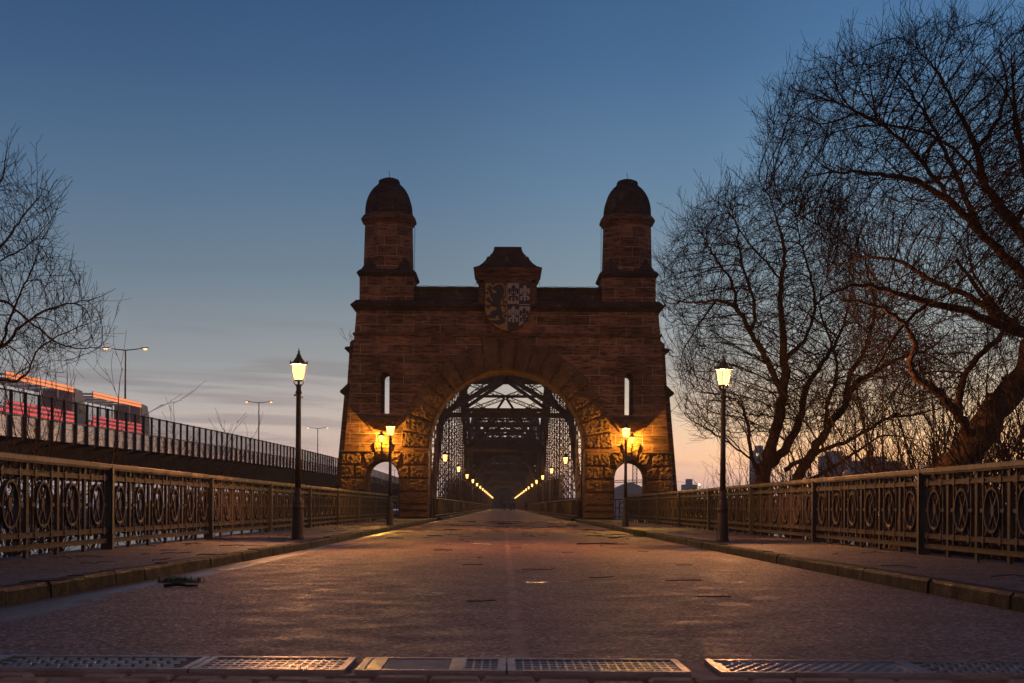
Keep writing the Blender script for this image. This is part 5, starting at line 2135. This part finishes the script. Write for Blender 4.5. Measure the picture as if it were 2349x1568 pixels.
T2.limb(px([(1740, 1070, -.2, .08), (1690, 1030, -.8, .06), (1630, 990, -1.2, .045), (1580, 960, -1.5, .03), (1555, 930, -1.7, .012)], Z, 0.56), 0.2, 9)
T2.limb(px([(1640, 692, -2, .05), (1600, 750, -2.2, .04), (1570, 800, -2.3, .025), (1560, 850, -2.3, .012)], Z, 0.56), 0.2, 9)
T2.limb(px([(1790, 640, -1, .08), (1720, 560, -1.6, .055), (1680, 500, -2, .035), (1650, 450, -2.2, .014)], Z, 0.56), 0.2, 9)
T2.fill(crop([(66, 960), (66, 890), (106, 745), (205, 652), (280, 608), (350, 580), (420, 605), (560, 590), (640, 700), (700, 900), (860, 1000), (900, 1150), (850, 1340),
              (650, 1380), (470, 1370), (330, 1380), (200, 1380), (130, 1290), (112, 1150), (120, 1050)]), 42.0, 3.8, 10500, 0.19, 3.2, 0.22, (0.30, 0.75), 2.2, 0.55, 0.75)
b0 = base[0][0]
T2.build('bare_tree', 'bare tree with several slender stems forking low, right of the near lamp', 'tree', (b0.x, b0.y, b0.z))

# tree whose trunk is beyond the left edge
T3 = Tree(45, dens=(2, 4, 6.0), lens=(3, 1.7, 0.45), wig=(0.10, 0.07, 0.08), trop=(0.07, 0.09, 0.12), rmin=0.0066)
Z = 38.0
T3.limb([(Vector((-18.5, 38, -5)), .45), (Vector((-18.2, 38, -1)), .40), (Vector((-17.6, 37.8, 3)), .33), (Vector((-17.2, 37.6, 6)), .25), (Vector((-17.6, 37.5, 8.5)), .1)], 0.2, 9)
T3.limb(px([(-300, 960, 0, .2), (-120, 850, 0, .15), (0, 800, 0, .11), (60, 740, .3, .085), (140, 700, .4, .06), (200, 690, .5, .035), (265, 665, .6, .014)], Z, 0.42), 0.2, 9)
T3.limb(px([(-300, 760, 0, .16), (-100, 700, -.3, .12), (0, 690, -.5, .09), (70, 740, -.8, .07), (140, 790, -1, .05), (200, 800, -1.2, .03), (250, 790, -1.3, .013)], Z, 0.42), 0.2, 9)
T3.limb(px([(-250, 700, 0, .17), (-80, 640, .2, .12), (0, 570, .4, .085), (50, 500, .6, .06), (90, 450, .7, .035), (125, 390, .8, .013)], Z, 0.42), 0.2, 9)
T3.limb(px([(-200, 560, 0, .13), (-60, 470, .3, .09), (0, 420, .4, .06), (15, 350, .5, .03), (20, 310, .6, .012)], Z, 0.42), 0.2, 9)
T3.limb(px([(-80, 640, .2, .09), (20, 590, 0, .07), (70, 560, -.2, .05), (120, 500, -.3, .025), (135, 460, -.4, .012)], Z, 0.42), 0.2, 9)
T3.limb(px([(0, 800, 0, .08), (40, 690, .2, .06), (80, 600, .4, .045), (100, 560, .5, .02), (110, 530, .5, .01)], Z, 0.42), 0.2, 9)
T3.limb(px([(-200, 900, 0, .14), (-40, 870, -.5, .11), (50, 870, -.9, .08), (90, 800, -1.1, .055), (160, 760, -1.3, .035), (240, 730, -1.4, .013)], Z, 0.42), 0.2, 9)
T3.fill([(0, 385), (20, 385), (55, 440), (95, 440), (100, 510), (80, 565), (170, 600), (180, 660), (235, 668), (205, 720), (235, 745), (245, 785), (180, 825), (100, 865), (0, 870), (-260, 870), (-260, 460)],
        38.0, 2.4, 1550, 0.18, 3.0, 0.22, (0.35, 0.85), 1.8, 0.6, 0.45)
T3.build('bare_tree', 'bare tree reaching in with thin branches from beyond the left edge', 'tree', (-18.5, 38, -5))

# tree beyond the right edge
T4 = Tree(51, rmin=0.0064)
Z = 40.0
T4.limb([(Vector((17.0, 40, -6)), .5), (Vector((17.2, 40, -1)), .42), (Vector((17.6, 40, 4)), .34), (Vector((17.4, 40, 8)), .25), (Vector((17.2, 40, 12)), .15), (Vector((17, 40, 15.5)), .05)], 0.2, 9)
T4.limb([(Vector((17.6, 40, 4)), .2), (Vector((16.2, 40, 6.5)), .16), (Vector((15, 40, 9)), .11), (Vector((14.4, 40, 11.5)), .06), (Vector((14.2, 40, 13.6)), .02)], 0.2, 9)
T4.limb([(Vector((17.5, 40, 5)), .18), (Vector((15.6, 40.5, 5.5)), .14), (Vector((14.2, 41, 6.5)), .09), (Vector((13.0, 41, 8)), .04)], 0.2, 9)
T4.limb([(Vector((17.3, 40, 9)), .14), (Vector((16.0, 39.5, 11.5)), .1), (Vector((15.2, 39.5, 13.8)), .05), (Vector((14.8, 39.5, 15.2)), .02)], 0.2, 9)
T4.fill([(2290, 130), (2330, 90), (2420, 60), (2560, 60), (2600, 900), (2330, 900), (2260, 600)], 40.0, 2.6, 4000, 0.19, 3.2, 0.24, (0.3, 0.75), 2.2, 0.5, 0.7)
T4.build('bare_tree', 'bare tree cut off by the right edge, behind the leaning trunk', 'tree', (17, 40, -6))


# thickets of bare shrubs
def shrub(x, y, zb, h, n, seed, label, group, spread=0.8, name='bare_shrub', rmin=0.006):
    T = Tree(seed, dens=(2.0, 4.0, 5.0), lens=(h * 0.34, h * 0.17), wig=(0.10, 0.13), trop=(0.03, 0.04), rmin=rmin, ang=(20, 50))
    r = T.r
    for k in range(n):
        a = r.uniform(0, 6.283)
        q = spread * r.uniform(0.2, 1)
        dr = Vector((math.cos(a) * q, math.sin(a) * q, 1.0))
        ln = h * r.uniform(0.55, 1.1)
        p = Vector((x + r.gauss(0, 0.15), y + r.gauss(0, 0.2), zb))
        pr = [(p, 0.008 * h)]
        for j in range(1, 5):
            dr = Vector((dr.x * 1.0 + r.gauss(0, 0.10), dr.y + r.gauss(0, 0.10), dr.z + 0.02)).normalized()
            p = p + dr * (ln / 4)
            pr.append((p, 0.008 * h * (1 - 0.22 * j)))
        T.limb(pr, 0.15)
    return T.build(name, label, 'shrub', (x, y, zb), group, M_bush)


sd = 100
LS = [(-9.6, 31, 4.9, 6, 'bare shrub whose top stem stands nearest the left highway lamp'), (-12.0, 34, 5.6, 7, 'thin bare sapling before the lorries, crossing the fascia'),
      (-12.8, 29.5, 4.6, 8, 'bare shrub at the far left behind the railing, under the tree'), (-8.6, 37, 4.2, 6, 'low bare shrub behind the second left railing panel'),
      (-10.2, 26, 4.0, 8, 'dense bare shrub behind the first left railing panel'), (-7.6, 21.5, 2.6, 9, 'low tangled shrub right behind the nearest left railing'),
      (-10.8, 42, 4.4, 6, 'bare shrub with one long upright stem before the viaduct ribs'), (-8.0, 17.5, 2.4, 9, 'tangled twigs behind the left end of the left railing'),
      (-7.4, 45, 2.8, 6, 'small bare shrub below the viaduct near the left street lamp'), (-8.2, 25.0, 2.5, 8, 'low tangled twigs behind the second circle panel on the left')]
for x, y, h, n, lab in LS:
    sd += 1
    zb = -0.05 - 7.2 * ((abs(x - XL) - 0.3) / 24) ** 0.85
    shrub(x, y, zb - 0.1, h * 1.08, int(n * 1.35), sd, lab, 'bare shrubs behind the left railing', 0.55)
RS = [(9.2, 24.5, 4.2, 9, 'bare shrub behind the nearest right railing, before the leaning trunk'), (10.8, 26.5, 5.2, 9, 'bare shrub at the right edge below the leaning trunk'),
      (9.5, 31.5, 5.0, 10, 'tall bare shrub left of the leaning trunk'), (10.6, 35, 6.0, 10, 'tall bare shrub between the two big trees'),
      (8.6, 34.0, 4.4, 9, 'bare shrub just right of the many stemmed tree'), (8.0, 21.0, 3.0, 9, 'low bare shrub behind the right end of the right railing'),
      (7.8, 29.0, 3.2, 8, 'low bare shrub behind the third right railing panel'), (8.4, 39, 4.0, 8, 'bare shrub at the foot of the many stemmed tree'),
      (12.4, 38, 6.2, 10, 'broad bare shrub behind the leaning trunk'), (13.2, 33, 5.6, 10, 'bare shrub at the right edge behind the leaning trunk'),
      (8.2, 47, 3.4, 7, 'small bare shrub behind the right street lamp'), (9.4, 55, 3.6, 7, 'small bare shrub between right street lamp and gate')]
for x, y, h, n, lab in RS:
    sd += 1
    zb = -0.05 - 7.2 * ((abs(x - XR) - 0.3) / 24) ** 0.7
    shrub(x, y, zb - 0.1, h * 1.25, int(n * 2.0), sd, lab, 'bare shrubs behind the right railing', 0.7)
shrub(XC - 8.55, FY + 1.6, 9.75, 0.75, 5, 77, 'tiny bare plant growing on top of the left gate buttress', None, 1.0, 'wall_plant', 0.008)

# far wooded shore: one mass
mb = MB()
rr = random.Random(8)


def far_tree(mb, x, y, z, h):
    p = Vector((x, y, z))
    mb.tube([p, p + Vector((rr.gauss(0, .3), 0, h * 0.6))], [0.16, 0.08], 4, cap=False)
    for k in range(34):
        a = rr.uniform(0, 6.28)
        q = p + Vector((0, 0, h * rr.uniform(0.15, 0.62)))
        ln = h * rr.uniform(0.18, 0.42)
        d = Vector((math.cos(a) * 0.7, math.sin(a) * 0.7, rr.uniform(0.4, 1.2))).normalized()
        e = q + d * ln
        mb.tube([q, q + d * ln * 0.5 + Vector((0, 0, 0.1)), e], [0.085, 0.06, 0.035], 3, cap=False)
        for j in range(4):
            d2 = (d + Vector((rr.gauss(0, .6), rr.gauss(0, .6), rr.gauss(0, .4)))).normalized()
            q2 = q + d * ln * rr.uniform(0.3, 0.95)
            mb.tube([q2, q2 + d2 * ln * 0.5], [0.05, 0.03], 3, cap=False)


for k in range(90):
    x = rr.uniform(26, 320)
    far_tree(mb, x, rr.uniform(452, 520), -3.2, rr.uniform(7, 13))
for k in range(60):
    far_tree(mb, rr.uniform(-260, -40), rr.uniform(455, 520), -3.2, rr.uniform(6, 11))
tag(mb.build('far_woods', M_bush), 'bare woods along the far shore of the river', 'woods', kind='stuff')
mb = MB()
for k in range(120):
    far_tree(mb, rr.uniform(-22, 22), rr.uniform(500, 640), -1, rr.uniform(9, 18))
tag(mb.build('dark_woods', M_bush), 'dark bare woods beyond the far end of the bridge', 'woods', kind='stuff')

tag(sheet('terrain', [[(x, y, z) for x in (-60, -20, 0, 20, 60)] for y, z in ((481, -0.3), (520, -0.1), (560, 2.5), (640, 5.0), (700, 5.0))], M_earth))
# far buildings
def block(x0, x1, ytop, Z, d, label, nwin, seed):
    a, b2 = P(x0, ytop, Z), P(x1, ytop, Z)
    r = thing('tower_block', label, 'building', ((a.x + b2.x) / 2, Z, -3))
    hw_, h = (b2.x - a.x) / 2, a.z + 3
    mb = MB()
    mb.box(-hw_, hw_, 0, d, 0, h)
    mb.box(-hw_ * 0.4, hw_ * 0.3, 2, d - 2, h, h + 3)
    mb.build('wall', M_bldg, r)
    w_ = MB()
    lit = MB()
    rr2 = random.Random(seed)
    z = 3.0
    while z < h - 2.5:
        x = -hw_ + 1.2
        while x < hw_ - 2:
            (lit if rr2.random() < nwin else w_).box(x, x + 1.4, -0.12, 0.02, z, z + 1.5)
            x += 2.8
        z += 3.1
    w_.build('dark_windows', M_glassd, r)
    if lit.v:
        lit.build('lit_windows', E_win, r)


block(1730, 1764, 1034, 820, 16, 'narrow grey tower block behind the many stemmed tree', 0.05, 1)
block(1890, 1954, 1046, 860, 16, 'broad grey tower block between the two big trees', 0.03, 2)
block(1958, 2075, 1058, 900, 18, 'long lower grey block right of the broad tower', 0.03, 3)
block(1570, 1600, 1112, 760, 14, 'small grey block far behind, between gate and right street lamp', 0.12, 4)
# white hall seen through the right side arch
r = thing('white_roof_hall', 'low hall with a pale roof seen through the right side arch', 'hall', (P(1448, 1128, 380).x, 380, -3))
mb = MB()
mb.box(-7, 7, 0, 20, 0, 7.4)
mb.build('wall', M_bldg, r)
mb = MB()
mb.add([(-7.3, -0.3, 7.4), (7.3, -0.3, 7.4), (7.3, 20.3, 7.4), (-7.3, 20.3, 7.4), (0, -0.3, 10.6), (0, 20.3, 10.6)], [(0, 1, 4), (3, 5, 2), (0, 4, 5, 3), (1, 2, 5, 4), (3, 2, 1, 0)])
mb.build('roof', M_tent, r)
# tower crane
r = thing('tower_crane', 'hazy tower crane seen through the right side arch', 'crane', (P(1456, 1128, 620).x, 620, -3))
mb = MB()
for i, j in ((-1, -1), (1, -1), (1, 1), (-1, 1)):
    mb.bar((i * 0.9, j * 0.9, 0), (i * 0.9, j * 0.9, 30), 0.22, 0.22, (0, 1, 0))
for k in range(16):
    z = 1.85 * k
    for (a, b2) in (((-0.9, -0.9), (0.9, -0.9)), ((0.9, -0.9), (0.9, 0.9)), ((0.9, 0.9), (-0.9, 0.9)), ((-0.9, 0.9), (-0.9, -0.9))):
        mb.bar((*a, z), (*b2, z + 1.85), 0.12, 0.12)
        mb.bar((*a, z), (*b2, z), 0.12, 0.12)
mb.build('mast', M_crane, r)
mb = MB()
for a, b2 in (((-14, 0, 14.6), (5, 0, 14.6)), ((-14, 0, 15.4), (5, 0, 15.9))):
    mb.bar(a, b2, 0.3, 0.25)
for k in range(14):
    mb.bar((-14 + 1.35 * k, 0, 14.6), (-14 + 1.35 * (k + 0.5), 0, 15.5), 0.15, 0.15)
    mb.bar((-14 + 1.35 * (k + 0.5), 0, 15.5), (-14 + 1.35 * (k + 1), 0, 14.6), 0.15, 0.15)
mb.box(-14.5, -12, -0.7, 0.7, 13.2, 15.0)
mb.build('jib', M_crane, r)

# small lamps on the far shore, seen through the right railing
FL = [(2207, 1141, 300, 'red', 'bright red light on the far shore seen through the nearest right railing'), (2284, 1141, 330, 'y', 'small yellow light beside the bright red one'),
      (2016, 1182, 170, 'y', 'pale yellow light low through the last circle of the second right panel'), (1716, 1115, 400, 'y', 'yellow light at the foot of the many stemmed tree'),
      (1604, 1112, 420, 'y', 'yellow light between gate and right street lamp'), (1742, 1026, 800, 'n', ''), (2094, 1180, 200, 'y', 'tiny yellow light behind the middle of the right railing')]
fl0 = None
for x, y, Z, kind, lab in FL:
    if kind == 'n':
        continue
    p = P(x, y, Z)
    r = thing('shore_lamp', lab, 'lamp', (p.x, p.y, -6.4), 0, 'lights across the river')
    s = Z / 300.0
    mb = MB()
    mb.lathe([(0.11, 0), (0.07, p.z + 6.4 - 0.2 * s)], 6)
    mb.build('pole', M_gal, r)
    mb = MB()
    q = 0.24 if kind == 'red' else 0.13
    mb.lathe([(q * s * math.cos(k), p.z + 6.4 + q * s * math.sin(k)) for k in (-1.4, -0.8, -0.2, 0.4, 1.0, 1.4)], 10, smooth=True)
    mb.build('globe', E_redb if kind == 'red' else E_far, r)
# lights at the far end of the bridge
for x, y, Z, lab in ((1163 + 15, 1133, 520, 'upper white lamp beyond the far end of the bridge'), (1163 + 12, 1142, 560, 'lower white lamp beyond the far end of the bridge')):
    p = P(x + 4, y, Z)
    r = thing('end_lamp', lab, 'lamp', (p.x, p.y, -0.5), 0, None)
    mb = MB()
    mb.lathe([(0.1, 0), (0.06, p.z + 0.5)], 6, (1.6, 0, 0))
    mb.tube([Vector((1.6, 0, p.z + 0.4)), Vector((0.6, 0, p.z + 0.5))], 0.05, 5)
    mb.build('pole', M_gal, r)
    mb = MB()
    mb.bar((-0.7, 0, p.z + 0.62), (0.7, 0, p.z + 0.38), 0.3, 0.22)
    mb.build('lamp_head', E_tube, r)

# ------------------------------------------------------------------ litter, tufts
mb = MB()
rr = random.Random(3)
for k in range(150):
    y = 34 + 42 * rr.random() if k % 9 else 10 + 24 * rr.random()
    x = rr.uniform(-3.4, 3.6) if k % 3 else rr.uniform(-1.5, 3.0)
    z = 0.004
    if abs(x) > 3.3:
        x *= 0.9
    a = rr.gauss(0, 0.35)
    ln = rr.uniform(0.06, 0.34) * (1 + y / 60)
    p = Vector((x, y, z + 0.006))
    pts = [p]
    for j in range(4):
        a += rr.gauss(0, 0.22)
        p = p + Vector((math.cos(a), math.sin(a), 0)) * ln / 4
        pts.append(Vector((p.x, p.y, z + 0.006 + rr.random() * 0.008)))
    mb.tube(pts, rr.uniform(0.0025, 0.006) * (1 + y / 70), 4)
for k in range(90):
    s = -1 if k % 3 else 1
    y = 10 + 55 * rr.random()
    x = rr.uniform(-5.5, -3.9) if s < 0 else rr.uniform(4.3, 5.9)
    a = rr.uniform(0, 3.14)
    p = Vector((x, y, PZ + 0.01))
    pts = [p]
    for j in range(4):
        a += rr.gauss(0, 0.3)
        p = p + Vector((math.cos(a), math.sin(a), 0)) * rr.uniform(0.04, 0.14)
        pts.append(Vector((p.x, p.y, PZ + 0.01 + rr.random() * 0.02)))
    mb.tube(pts, rr.uniform(0.003, 0.006), 4)
tag(mb.build('twig_litter', M_wood), 'fallen twigs scattered over road and pavements', 'twigs', kind='stuff')


def stick(x, y, ln, rad, a, label):
    mb = MB()
    p = Vector((x, y, rad))
    d = Vector((math.cos(a), math.sin(a), 0))
    mb.tube([p, p + d * ln * .4 + Vector((0, .01, .01)), p + d * ln * .75, p + d * ln], [rad, rad * .95, rad * .8, rad * .5], 7)
    tag(mb.build('stick', M_wood), label, 'stick')


q = P(365, 1347, 13.6)
stick(-3.22, 13.5, 0.32, 0.016, 0.05, 'short dark stick lying on the road by the left grass tuft')
stick(1.55, 30, 1.1, 0.012, 0.03, 'thin dark twig lying across the road right of the middle')


def tuft(x, y, z, n, h, w_, seed, label):
    mb = MB()
    r = random.Random(seed)
    for k in range(n):
        bx, by = x + r.gauss(0, w_), y + r.gauss(0, w_ * 0.5)
        a = r.uniform(0, 6.28)
        le = r.uniform(0.2, 0.8)
        hh = h * r.uniform(0.4, 1.1)
        d = Vector((math.cos(a), math.sin(a), 0))
        s = Vector((-d.y, d.x, 0)) * 0.004
        p0, p1, p2 = Vector((bx, by, z)), Vector((bx, by, z + hh * 0.6)) + d * hh * le * 0.3, Vector((bx, by, z + hh)) + d * hh * le
        mb.add([p0 - s, p0 + s, p1 + s * 0.7, p1 - s * 0.7, p2], [(0, 1, 2, 3), (3, 2, 4)])
    mb.lathe([(w_ * 2.2, -0.01), (w_ * 1.8, 0.006), (w_ * 0.8, 0.018), (0.01, 0.02)], 14, (x, y, z), mi=1, smooth=True)
    tag(mb.build('grass_tuft', [M_grass, M_earth]), label, 'grass tuft')


tuft(-3.28, 14.4, 0.0, 300, 0.07, 0.11, 1, 'low dark grass tuft in the left gutter')
tuft(3.72, 38.5, 0.0, 240, 0.22, 0.12, 2, 'spiky dark grass tuft by the right kerb')

# crumpled white paper on the right handrail
mb = MB()
pp = P(1943, 1088, 0)
pos = Vector((XR, 3262 * XR / (1943 - 1155.0), PZ + 1.24))
bm = bmesh.new()
bmesh.ops.create_icosphere(bm, subdivisions=3, radius=0.07)
for v in bm.verts:
    n_ = mnoise.noise(v.co * 22) * 0.022 + mnoise.noise(v.co * 50) * 0.01
    v.co += v.co.normalized() * n_
    v.co.z = max(v.co.z * 0.75, -0.045)
    v.co += pos + Vector((0, 0, 0.045))
me = bpy.data.meshes.new('paper_ball')
bm.to_mesh(me)
bm.free()
me.materials.append(M_tent)
tag(link_mesh('paper_ball', me), 'crumpled white paper lying on the right handrail', 'paper')


# ------------------------------------------------------------------ thin evening haze over the river
mb = MB()
mb.box(-1150, 1150, -300, 1150, -9.5, 46)
m, t, b = new_mat('evening_haze')
t.nodes.remove(b)
pv = N(t, 'ShaderNodeVolumePrincipled')
pv.inputs['Color'].default_value = (0.80, 0.80, 0.86, 1)
pv.inputs['Density'].default_value = 0.00037
pv.inputs['Anisotropy'].default_value = 0.2
L(t, pv.outputs[0], [n for n in t.nodes if n.type == 'OUTPUT_MATERIAL'][0].inputs['Volume'])
tag(mb.build('haze', m), kind='stuff')
